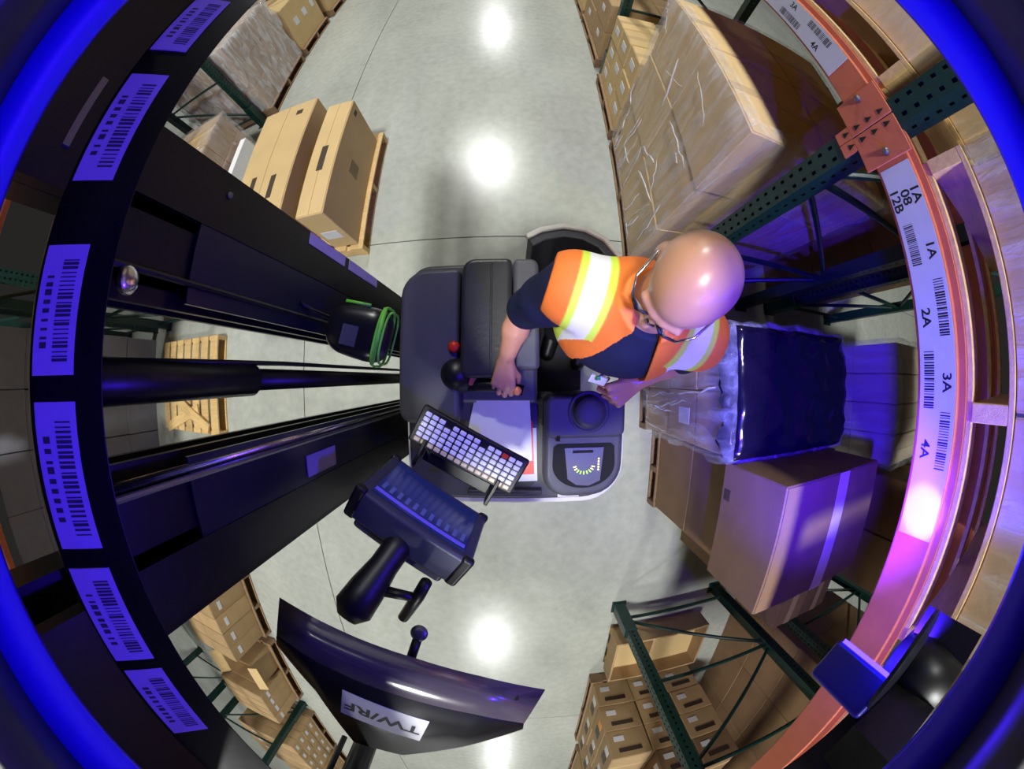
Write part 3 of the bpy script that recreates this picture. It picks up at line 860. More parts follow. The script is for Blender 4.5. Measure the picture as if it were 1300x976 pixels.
# left hood, lean pad
MB().prism(rrect(-0.43, -0.195, -0.17, 0.42, (0.05, 0.02, 0.02, 0.10)), 1.015, 1.11).build('hood', GREY_PLASTIC, TRUCK, bevel=0.03, seg=3)
pad = MB().prism(rrect(-0.185, 0.0, 0.0, 0.445, (0.03, 0.02, 0.02, 0.05)), 1.015, 1.15).build('lean_pad', VINYL, TRUCK, bevel=0.035, seg=4)
MB().tube([(-0.075, 0.03, 1.151), (-0.075, 0.42, 1.151)], 0.004, 6).build('seam', VINYL, pad)
MB().prism(rrect(0.004, 0.10, 0.03, 0.45, (0.02, 0.02, 0.03, 0.02)), 1.015, 1.13).build('side_pad', GREY_PLASTIC, TRUCK, bevel=0.03, seg=4)
MB().lathe([(0.022, 0), (0.022, 0.012), (0.018, 0.022), (0.010, 0.026)], (-0.212, 0.115, 1.105), seg=16).build('emergency_button', RED, TRUCK, smooth=True)
# steering dome and control handle
dome = MB().lathe([(0.075, 0), (0.075, 0.03), (0.066, 0.075), (0.05, 0.105), (0.028, 0.122), (0.006, 0.128)], (-0.205, 0.015, 1.02), seg=28).build('steering_dome', BLACK_PLASTIC, TRUCK, smooth=True)
MB().box((-0.145, 0.01, 1.10), (0.035, 0.075, 0.03)).build('orange_grip', ORANGE, dome, bevel=0.01)
hd = MB().tube([(-0.16, -0.02, 1.06), (-0.12, -0.022, 1.10), (-0.03, -0.03, 1.112), (0.04, -0.045, 1.112)], [0.03, 0.026, 0.021, 0.02], 14).build('control_handle', BLACK_PLASTIC, TRUCK, smooth=True)
MB().lathe([(0.016, 0), (0.016, 0.014), (0.009, 0.022)], (0.018, -0.045, 1.128), seg=14).build('orange_button', ORANGE, hd, smooth=True)
# document well
MB().prism(rrect(-0.16, 0.105, -0.45, -0.105, (0.02, 0.06, 0.02, 0.02)), 1.0, 1.006).build('document_well', BLACK_PLASTIC, TRUCK)
MB().prism(rrect(-0.18, 0.12, -0.47, -0.45, (0.005,) * 4), 1.0, 1.035).build('well_lip', DARK_GREY, TRUCK, bevel=0.006)
# right console
cons = MB().prism(rrect(0.12, 0.44, -0.47, -0.06, (0.10, 0.13, 0.03, 0.03), 8), 1.0, 1.075).build('console', GREY_PLASTIC, TRUCK, bevel=0.025, seg=3)
MB().prism(rrect(0.125, 0.435, -0.225, -0.065, (0.03, 0.03, 0.03, 0.03)), 1.07, 1.10).build('console_ridge', GREY_PLASTIC, cons, bevel=0.015, seg=3)
MB().lathe([(0.080, 0), (0.080, 0.004), (0.074, 0.008), (0.068, 0.003), (0.060, 0.003), (0.060, 0.028), (0.056, 0.036), (0.04, 0.040), (0.01, 0.042)], (0.287, -0.125, 1.098), seg=32).build('round_dial', GREY_PLASTIC, cons, smooth=True)
half = [(0.28 + 0.125 * math.cos(a), -0.335 + 0.095 * math.sin(a)) for a in [math.pi + math.pi * k / 16 for k in range(17)]] + [(0.40, -0.262), (0.385, -0.25), (0.175, -0.25), (0.158, -0.262)]
MB().prism(half, 1.07, 1.079).build('display_recess', DARK_HOLE, cons)
MB().prism([(0.20, -0.265), (0.355, -0.265), (0.345, -0.40), (0.30, -0.42), (0.25, -0.415), (0.215, -0.39)], 1.079, 1.084).build('display_panel', PM('panel_slate', (92, 92, 112), 0.35), cons)
MB().bx(0.232, 0.312, -0.285, -0.275, 1.084, 1.087).build('card_slot', DARK_HOLE, cons)
LED_G = PM('led_green', (160, 225, 60), 0.4, emit=(170, 240, 60), estr=1.6)
LED_Y = PM('led_amber', (235, 215, 120), 0.4, emit=(250, 230, 140), estr=1.6)
for k in range(9):
    a = math.pi + math.pi * (k + 0.5) / 9
    piece('gauge_segment', cons, (0.278 + 0.037 * math.cos(a), -0.335 + 0.030 * math.sin(a), 1.0855), (0.004, 0.013, 0.002), LED_G if 1 < k < 7 else LED_Y, rot=(0, 0, a + math.pi / 2))
for k in range(5):
    piece('indicator_light', cons, (0.336, -0.31 - 0.011 * k, 1.0855), (0.006, 0.006, 0.002), LED_Y)
piece('console_slot', cons, (0.172, -0.225, 1.088), (0.014, 0.02, 0.03), DARK_HOLE)
piece('scuff_plate', TRUCK, (0.235, -0.482, 1.001), (0.09, 0.025, 0.003), CREAM_PAINT)

for x, y, rr in ((0.05, -0.30, 0.09), (0.30, 0.30, 0.06), (-0.30, 0.30, 0.09)):
    MB().lathe([(rr * 0.5, -0.045), (rr, -0.04), (rr, 0.04), (rr * 0.5, 0.045)], (x, y, rr), (0, 1, 0), 20).build('wheel', BLACK_PLASTIC, TRUCK, smooth=True)
for s in (-1, 1):
    MB().bx(-1.45, -0.43, s * 0.39 - 0.045, s * 0.39 + 0.045, 0.05, 0.15).build('base_leg', BLACK_STEEL, TRUCK, bevel=0.01)
    MB().lathe([(0.03, -0.04), (0.06, -0.04), (0.06, 0.04), (0.03, 0.04)], (-1.36, s * 0.39, 0.06), (0, 1, 0), 18).build('load_wheel', DARK_GREY, TRUCK, smooth=True)
# mast
for s, nm in ((1, 'upper'), (-1, 'lower')):
    def ch(y0, y1, x0, x1, z0, z1, name, mat=BLACK_STEEL, t=0.014):
        """channel rail: web plus two flanges, open to the middle of the mast"""
        a, b = (y0, y1) if s > 0 else (-y1, -y0)
        w = (b - t, b) if s > 0 else (a, a + t)
        poly_y = (a, b)
        m = MB().bx(x0, x1, w[0], w[1], z0, z1)
        m.bx(x0, x0 + t, a, b, z0, z1); m.bx(x1 - t, x1, a, b, z0, z1)
        return m.build(name, mat, TRUCK)
    ch(0.28, 0.405, -0.70, -0.55, 0.06, 2.21, 'outer_rail')
    ch(0.175, 0.275, -0.69, -0.565, 0.10, 2.20, 'inner_rail')
    ch(0.125, 0.17, -0.68, -0.60, 0.10, 2.15, 'carriage_rail')
    MB().bx(-0.56, -0.552, s * 0.13 if s > 0 else -0.285, s * 0.30 if s > 0 else -0.13, 0.5, 1.95).build('mast_cover', PM('blue_lit_steel', (20, 22, 40), 0.3, spec=0.6), TRUCK)  # blue lamplight on the black plate is put into its colour
    MB().tube([(-0.548, s * 0.165, 0.3), (-0.548, s * 0.165, 2.15)], 0.006, 8).build('chain', STEEL if s < 0 else BLACK_STEEL, TRUCK)
MB().tube([(-0.556, -0.15, 0.2), (-0.556, -0.15, 2.15)], 0.008, 10).build('piston_rod', CHROME, TRUCK, smooth=True)
cyl = MB().tube([(-0.60, 0.0, 0.1), (-0.60, 0.0, 1.72)], 0.026, 16).build('lift_cylinder', BLACK_STEEL, TRUCK, smooth=True)
MB().lathe([(0.028, 0), (0.038, 0.01), (0.038, 0.45), (0.03, 0.46)], (-0.60, 0.0, 1.70), seg=18).build('cylinder_head', BLACK_STEEL, cyl, smooth=True)
MB().tube([(-0.585, 0.045, 0.3), (-0.585, 0.04, 1.6), (-0.59, 0.03, 2.1)], 0.006, 8).build('hydraulic_hose', BLACK_PLASTIC, TRUCK, smooth=True)
MB().bx(-0.69, -0.56, -0.405, 0.405, 0.06, 0.16).build('mast_foot_tie', BLACK_STEEL, TRUCK)
MB().bx(-0.69, -0.60, -0.405, 0.405, 2.12, 2.20).build('mast_head_tie', BLACK_STEEL, TRUCK)
for (z0, z1) in ((1.36, 1.58), (1.08, 1.33)):
    piece('mast_decal', TRUCK, (-0.5485, 0.385, (z0 + z1) / 2), (0.002, 0.034, z1 - z0), PAPER)
piece('mast_decal', TRUCK, (-0.5495, -0.235, 1.48), (0.003, 0.06, 0.16), PM('violet_decal', (150, 140, 190), 0.4))
piece('mast_bolt', TRUCK, (-0.547, 0.36, 1.9), (0.008, 0.014, 0.014), STEEL, chamfer=0.003)

MB().lathe([(0.024, 0), (0.022, 0.006), (0.01, 0.01)], (-0.549, 0.146, 2.085), (1, 0, 0), 18).build('mast_reflector', CHROME, TRUCK, smooth=True)
piece('steel_plate', TRUCK, (-0.506, 0.325, 2.278), (0.004, 0.11, 0.013), STEEL)
# overhead guard: front bar with barcode labels, round roof with an added blue ring
def slant(y0, y1, z0, z1, x0, x1, th):
    """bar with a face leaning outwards: lower edge (x0, z0), upper edge (x1, z1)"""
    return MB().add([(x, y, z) for y in (y0, y1) for x, z in ((x0, z0), (x1, z1), (x1 - th, z1), (x0 - th, z0))],
                    [(0, 1, 2, 3), (7, 6, 5, 4), (0, 4, 5, 1), (1, 5, 6, 2), (2, 6, 7, 3), (3, 7, 4, 0)])
GUARD = slant(-0.85, 0.85, 2.155, 2.248, -0.430, -0.508, 0.02).build('guard_front_bar', BLACK_STEEL, TRUCK, bevel=0.003)
for y0, y1 in ((0.22, 0.85), (-0.85, -0.27)):
    MB().bx(-0.535, -0.508, y0, y1, 2.24, 2.37).build('gusset', BLACK_STEEL, GUARD)
BLUE_LIT_LABEL = PM('blue_lit_label', (190, 160, 238), 0.5, var=0.05, scale=20)  # the lamp's blue spill is put into the label colour
GREY_INK = PM('grey_ink', (70, 66, 90), 0.6)
lu, lv = Vector((0, 1, 0)), Vector((-0.078, 0, 0.093)).normalized()
ln_ = lu.cross(lv); ln_ = ln_ if ln_.x > 0 else -ln_
RLb = Matrix(((0, lv.x, ln_.x), (1, lv.y, ln_.y), (0, lv.z, ln_.z)))
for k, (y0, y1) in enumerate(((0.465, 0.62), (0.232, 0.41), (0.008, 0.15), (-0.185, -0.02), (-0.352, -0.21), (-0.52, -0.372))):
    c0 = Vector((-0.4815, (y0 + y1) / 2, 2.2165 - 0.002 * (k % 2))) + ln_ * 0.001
    lb = MB().box(c0, (y1 - y0, 0.070, 0.002), RLb).build('barcode_label', BLUE_LIT_LABEL, GUARD)
    barcode(lb, c0 + ln_ * 0.0014 - lv * 0.012, lu, lv, (y1 - y0) * 0.8, 0.026, 24, 40 + k, GREY_INK)
    barcode(lb, c0 + ln_ * 0.0014 + lv * 0.018, lu, lv, (y1 - y0) * 0.6, 0.012, 9, 60 + k, GREY_INK)
RING_R = 0.44
def ring_band(name, prof, mat, parent, seg=96):
    vs, fs = [], []
    n = len(prof)
    for k in range(seg):
        a = 2 * math.pi * k / seg
        for r, z in prof:
            vs.append((r * math.cos(a), r * math.sin(a), z))
    for k in range(seg):
        k2 = (k + 1) % seg
        for i in range(n):
            j = (i + 1) % n
            fs.append((k * n + i, k * n + j, k2 * n + j, k2 * n + i))
    return MB().add(vs, fs).build(name, mat, parent, smooth=True)
ROOF_MAT = PM('satin_black_roof', (34, 32, 44), 0.5, spec=0.4)
ring_band('added_lens_rim', [(RING_R, H + 0.034), (RING_R + 0.012, H + 0.030), (RING_R + 0.02, H + 0.085), (RING_R - 0.004, H + 0.085)], PM('blue_lit_rim', (46, 22, 215), 0.45), TRUCK)  # added ring standing in for the lens rim; blue light put into its colour
ring_band('guard_roof', [(0.24, H + 0.085), (RING_R + 0.01, H + 0.085), (RING_R + 0.01, H + 0.10), (0.24, H + 0.10)], ROOF_MAT, TRUCK)
MB().bx(-0.74, -0.40, -0.88, 0.88, H + 0.075, H + 0.09).build('added_shade_panel', BLACK_STEEL, TRUCK)  # panel added to keep ceiling light off the bar labels
MB().bx(-0.66, -0.40, -0.30, 0.30, H + 0.09, H + 0.13).build('roof_arm', BLACK_STEEL, TRUCK)
for y in (-0.28, 0.28):
    MB().bx(-0.68, -0.61, y - 0.03, y + 0.03, 2.15, H + 0.13).build('roof_arm_post', BLACK_STEEL, TRUCK)

# blue safety lamp on the guard
R_, T_ = Vector((0.752, -0.659, 0)), Vector((0.659, 0.752, 0))
ROTL = Matrix(((R_.x, T_.x, 0), (R_.y, T_.y, 0), (0, 0, 1)))
LC = R_ * 0.605 + Vector((0, 0, 2.188))
BLUE_LAMP = thing('safety_lamp', 'blue LED safety lamp in a black housing at lower right', 'lamp', LC)
MB().box(LC, (0.10, 0.062, 0.12), ROTL).build('lamp_housing', PM('lamp_blue_lit', (30, 24, 150), 0.3, spec=0.6), BLUE_LAMP, bevel=0.008)  # black housing; the blue light falling on it is put into the colour
LED_BLUE = PM('blue_led_lens', (70, 60, 255), 0.3, emit=(60, 40, 255), estr=9.0)
MB().box(LC + T_ * 0.033 - R_ * 0.042, (0.012, 0.006, 0.10), ROTL).build('led_strip', LED_BLUE, BLUE_LAMP)
MB().box(LC + T_ * 0.034 + R_ * 0.02, (0.05, 0.006, 0.06), ROTL).build('led_lens', LED_BLUE, BLUE_LAMP)
MB().lathe([(0.075, 0), (0.075, 0.006)], LC + T_ * 0.06 - R_ * 0.025 + Vector((0, 0, 0.055)), seg=24).build('added_light_shade', PM('lamp_black', (26, 26, 40), 0.3, spec=0.6), BLUE_LAMP)  # disc added to keep the blue spill off the roof
MB().lathe([(0.02, 0), (0.05, 0.01), (0.06, 0.06), (0.05, 0.14)], R_ * 0.70 + T_ * 0.07 + Vector((0, 0, 2.20)), seg=20).build('mount_hub', BLACK_STEEL, BLUE_LAMP, smooth=True)
MB().bx(0.40, 0.62, -0.48, -0.40, 2.25, 2.34).build('mount_arm', BLACK_STEEL, BLUE_LAMP)
# dark guard corner behind the lamp
br = []
for a in range(-72, -26, 4):
    br.append((0.68 * math.cos(math.radians(a)), 0.68 * math.sin(math.radians(a))))
MB().prism(br + [(x * 1.04, y * 1.04) for x, y in br[::-1]], 2.215, 2.34).build('guard_corner', BLACK_STEEL, TRUCK)
def blue(kind, loc, energy, name, size=0.02, aim=None, cone=None):
    ld = bpy.data.lights.new(name, kind)
    ld.energy = energy; ld.color = (0.045, 0.010, 1.0); ld.shadow_soft_size = size
    if cone: ld.spot_size = cone; ld.spot_blend = 0.6
    lo = bpy.data.objects.new(name, ld)
    lo.location = loc
    if aim is not None:
        lo.rotation_euler = (Vector(aim) - Vector(loc)).to_track_quat('-Z', 'Y').to_euler()
    adopt(lo, BLUE_LAMP)
    return lo
LP = LC + T_ * 0.06 - R_ * 0.03 + Vector((0, 0, 0.02))
blue('POINT', LP, 36.0, 'blue_spill_light', 0.02)
hot = blue('SPOT', LC + T_ * 0.05 + R_ * 0.02, 26.0, 'blue_spot_light', 0.008, (0.9, -0.285, 2.055), math.radians(19))
hot.data.color = (0.25, 0.35, 1.0)
blue('SPOT', LC + T_ * 0.05 + R_ * 0.02, 220.0, 'blue_flood_light', 0.02, (1.5, -0.1, 1.2), math.radians(75))

# ---------------------------------------------------------------- things on the truck
# papers
pm = [(-0.03, -0.20, 0.21, 0.27, 0.05, 'white paper sheet topmost in the document tray', 1.016), (-0.065, -0.17, 0.20, 0.22, -0.22, 'white paper sheet slid left under the top one', 1.012), (0.0, -0.31, 0.20, 0.22, 0.03, 'white paper sheet at the bottom of the document tray', 1.0085)]
for x, y, w, h, r, l, z in pm:
    o = piece('paper_sheet', None, (x, y, z), (w, h, 0.002), PAPER, rot=(0, 0, r))
    tag(o, l, 'paper', 'papers in the document tray')
o = piece('red_folder', None, (-0.005, -0.28, 1.0135), (0.18, 0.22, 0.002), RED, rot=(0, 0, 0.04))
tag(o, 'red folder edge between the papers on the truck', 'folder')

# keyboard
KC = on_z(594, 571, 1.37)
ku = Vector((0.878, -0.479, 0)); kv = Vector((0.479, 0.878, 0))
RK = Matrix(((ku.x, kv.x, 0), (ku.y, kv.y, 0), (0, 0, 1)))
ka = math.atan2(ku.y, ku.x)
KB = thing('keyboard', 'black vehicle keyboard with white keys and a cream bottom row', 'keyboard', KC - Vector((0, 0, 0.014)))
MB().box(KC, (0.345, 0.118, 0.024), RK).build('keyboard_case', BLACK_PLASTIC, KB, bevel=0.006)
WHITE_KEY = PM('white_key', (246, 248, 255), 0.35)
CREAM_KEY = PM('cream_key', (228, 212, 165), 0.35)
nc, nr = 14, 6
for r in range(nr):
    for c in range(nc):
        if r == 0 and c in (12,): pass
        x = -0.158 + (c + 0.5) * 0.316 / nc; y = -0.050 + (r + 0.5) * 0.098 / nr
        if r == 5 and c in (3, 8): continue
        wide = 0.0185
        mt = CREAM_KEY if r == 0 else (RED if (r, c) == (5, 11) else WHITE_KEY)
        piece('key', KB, KC + ku * x + kv * y + Vector((0, 0, 0.0145)), (wide, 0.0125, 0.007), mt, rot=(0, 0, ka), chamfer=0.002)
MB().box(KC - kv * 0.075 + Vector((0, 0, -0.02)), (0.22, 0.05, 0.02), RK).build('mounting_bracket', BLACK_STEEL, KB, bevel=0.004)
for s in (-1, 1):
    MB().box(KC - kv * 0.075 + ku * 0.12 * s + Vector((0, 0, 0.0)), (0.012, 0.09, 0.05), RK).build('bracket_cheek', BLACK_STEEL, KB, bevel=0.003)

# terminal
tu = Vector((0.825, -0.565, 0)).normalized()
tw = Vector((-0.016, -0.022, 0.17)).normalized()
tn = tu.cross(tw).normalized()
if tn.y < 0: tn = -tn
tw = tn.cross(tu) if tn.cross(tu).z > 0 else -tn.cross(tu)
RT = Matrix(((tu.x, tw.x, tn.x), (tu.y, tw.y, tn.y), (tu.z, tw.z, tn.z)))
TC = (on_z(553, 630, 1.43) + on_z(533, 652, 1.61)) / 2
TERM = thing('vehicle_terminal', 'dark rugged vehicle computer with a blue lit screen below the keyboard', 'computer', TC - Vector((0, 0, 0.12)))
SL = PM('terminal_slate', (58, 60, 78), 0.42, var=0.08, scale=20)
MB().box(TC - tn * 0.052, (0.325, 0.225, 0.10), RT).build('terminal_case', SL, TERM, bevel=0.012, seg=3)
MB().box(TC - tn * 0.12, (0.27, 0.18, 0.05), RT).build('terminal_back', SL, TERM, bevel=0.012, seg=3)
for sx in (-1, 1):
    for sy in (-1, 1):
        MB().box(TC - tn * 0.05 + tu * 0.150 * sx + tw * 0.103 * sy, (0.032, 0.026, 0.108), RT).build('corner_bumper', BLACK_PLASTIC, TERM, bevel=0.01, seg=3)
SCR = PM('terminal_screen', (28, 34, 70), 0.15, spec=0.7, emit=(40, 55, 140), estr=0.25)
sc_ = MB().box(TC + tn * 0.001, (0.262, 0.175, 0.004), RT).build('screen', SCR, TERM)
for k in range(11):
    MB().box(TC + tn * 0.0035 + tu * (-0.115 + 0.023 * k) + tw * 0.045, (0.010, 0.028, 0.001), RT).build('screen_icon', PM('screen_icon_blue', (80, 90, 150), 0.3, emit=(70, 80, 160), estr=0.2), sc_)
MB().box(TC + tn * 0.0035 + tw * 0.074, (0.255, 0.012, 0.001), RT).build('screen_bar', PM('screen_bar_violet', (90, 80, 200), 0.3, emit=(90, 70, 220), estr=0.35), sc_)
MB().lathe([(0.011, 0), (0.011, 0.004), (0.006, 0.006)], TC + tu * 0.158 - tn * 0.05, tu, 14).build('side_connector', CHROME, TERM)
for k in (-0.02, 0.03):
    MB().box(TC + tu * 0.16 - tn * 0.06 + tw * (0.05 + k), (0.012, 0.02, 0.03), RT).build('side_port', BLACK_PLASTIC, TERM)

# ball mount arm with clamp knob
A0, A1 = on_z(508, 688, 1.60), on_z(447, 772, 1.74)
ARM = thing('ball_mount', 'thick black ball-mount arm with a T-shaped clamp knob', 'mount arm', A0)
ax = (A1 - A0).normalized()
MB().tube([A0 - ax * 0.03, A0 + ax * 0.02, A0 + (A1 - A0) * 0.35, A0 + (A1 - A0) * 0.7, A1, A1 + ax * 0.03], [0.034, 0.036, 0.036, 0.045, 0.048, 0.026], 20).build('arm', PM('mount_black', (16, 16, 24), 0.45), ARM, smooth=True)
MB().lathe([(0.022, -0.05), (0.03, -0.03), (0.03, 0.0)], A0 - ax * 0.02, ax, 16).build('ball_socket', BLACK_PLASTIC, ARM, smooth=True)
K0, K1 = on_z(480, 748, 1.68), on_z(528, 758, 1.68)
kb = MB().tube([K0, K1], [0.016, 0.012], 12).build('knob_shaft', BLACK_PLASTIC, ARM, smooth=True)
MB().tube([on_z(541, 738, 1.685), on_z(530, 757, 1.68), on_z(511, 784, 1.675)], [0.014, 0.016, 0.014], 10).build('knob_bar', BLACK_PLASTIC, kb, smooth=True)

# angled shelf with the TW/RF sticker
ZT = 1.95
seam = [on_z(*p, ZT) for p in ((350, 805), (390, 832), (450, 862), (520, 887), (600, 906), (665, 918))]
low = [on_z(*p, 1.885) for p in ((354, 757), (398, 783), (455, 810), (530, 836), (610, 858), (692, 875))]
rim = [on_z(*p, ZT) for p in ((350, 815), (400, 875), (448, 940), (510, 957), (590, 946), (664, 924))]
SHELF = thing('angled_shelf', 'black folded plate with a TW/RF sticker at the bottom', 'shelf', (seam[2] + rim[2]) / 2)
def sheet2(name, a, b, mat, parent, th=0.005):
    n = len(a)
    o = MB().add(a + b, [(i, i + 1, n + i + 1, n + i) for i in range(n - 1)]).build(name, mat, parent, smooth=True)
    md = o.modifiers.new('thick', 'SOLIDIFY'); md.thickness = th; md.offset = 0
    return o
GLOSS = PM('smoky_gloss', (84, 76, 84), 0.18, spec=0.9, coat=0.6)  # base lightened to stand in for the floor's reflection
fl = sheet2('glossy_flange', low, seam, GLOSS, SHELF)
sheet2('top_plate', seam, rim, PM('black_plate', (14, 13, 18), 0.45), SHELF)
for p in ((655, 886), (648, 899)):
    q = on_z(*p, 1.907)
    MB().lathe([(0.006, -0.006), (0.006, 0.006)], q, (0.1, 1.0, 0.5), 12).build('screw_hole', DARK_HOLE, fl)
su = Vector((-0.945, 0.327, 0)); sv = Vector((-0.327, -0.945, 0))
SC = on_z(484, 911, ZT + 0.004)
stc = MB().box(SC, (0.17, 0.112, 0.001), Matrix(((su.x, sv.x, 0), (su.y, sv.y, 0), (0, 0, 1)))).build('sticker', PAPER, SHELF)
text_part('sticker_text', stc, 'TW/RF', SC + Vector((0, 0, 0.0012)) + sv * 0.002, su, sv, 0.052, INK)
MB().tube([on_z(520, 838, 1.84), on_z(531, 806, 1.80)], 0.010, 12).build('stud', BLACK_PLASTIC, SHELF, smooth=True)
MB().lathe([(0.018, 0), (0.018, 0.006), (0.012, 0.010)], on_z(532, 803, 1.80), (0.1, 0.6, 0.8), 16).build('stud_cap', STEEL, SHELF, smooth=True)
pb = on_z(462, 945, 1.93)
MB().tube([pb, pb + Vector((0, 0, 0.42))], 0.03, 14).build('shelf_post', BLACK_STEEL, SHELF, smooth=True)
MB().tube([pb + Vector((-0.05, 0.02, 0)), pb + Vector((-0.05, 0.02, 0.42))], 0.008, 8).build('shelf_rod', BLACK_STEEL, SHELF, smooth=True)
MB().bx(-0.42, -0.24, pb.y - 0.03, -0.35, H + 0.10, H + 0.125).build('shelf_hanger', BLACK_STEEL, SHELF)

# black case with lime trim hung on the mast
BC = on_z(456, 421, 1.46)
CASE = thing('holster_case', 'black rounded case with lime green trim hanging at the mast', 'case', BC)
bm = bmesh.new()
bmesh.ops.create_uvsphere(bm, u_segments=28, v_segments=18, radius=1.0)
def sgnp(v, e): return math.copysign(abs(v) ** e, v)
a0 = math.radians(-14)
for v in bm.verts:
    q = Vector((sgnp(v.co.x, 0.55) * 0.095, sgnp(v.co.y, 0.6) * (0.073 + 0.012 * v.co.x), sgnp(v.co.z, 0.6) * 0.055))
    v.co = Vector((q.x * math.cos(a0) - q.y * math.sin(a0), q.x * math.sin(a0) + q.y * math.cos(a0), q.z)) + BC
me = bpy.data.meshes.new('case_shell'); bm.to_mesh(me); bm.free()
me.materials.append(PM('case_black', (18, 18, 26), 0.3, spec=0.6)); me.polygons.foreach_set('use_smooth', [True] * len(me.polygons))
adopt(bpy.data.objects.new('case_shell', me), CASE)
RCm = Matrix.Rotation(a0, 3, 'Z')
def loopring(xoff, hy, hz, r, name, half=False):
    pts = []
    for k in range(33 if not half else 17):
        t = 2 * math.pi * k / 32 - math.pi / 2 * 0
        pts.append(BC + RCm @ Vector((xoff, sgnp(math.cos(t), 0.6) * hy, sgnp(math.sin(t), 0.6) * hz)))
    MB().tube(pts, r, 8, cap=False).build(name, LIME, CASE, smooth=True)
loopring(0.078, 0.080, 0.054, 0.004, 'lime_trim')
loopring(0.094, 0.070, 0.046, 0.0035, 'lime_trim')
MB().tube([BC + RCm @ Vector((0.085, y, 0.05)) for y in (-0.075, 0.075)], 0.006, 8).build('lime_strap', LIME, CASE, smooth=True)
MB().tube([BC + RCm @ Vector((x, 0.076, 0.03)) for x in (-0.05, 0.03)], 0.005, 8).build('lime_piping', LIME, CASE, smooth=True)
piece('case_plate', CASE, BC + RCm @ Vector((0.0, -0.015, 0.055)), (0.05, 0.055, 0.003), PM('case_emblem_grey', (70, 70, 90), 0.3), rot=(0, 0, a0))
MB().tube([BC + RCm @ Vector((-0.09, 0.02, 0.02)), BC + Vector((-0.12, 0.06, 0.08)), Vector((-0.55, BC.y + 0.07, BC.z + 0.12))], 0.005, 8).build('hanging_strap', BLACK_PLASTIC, CASE, smooth=True)
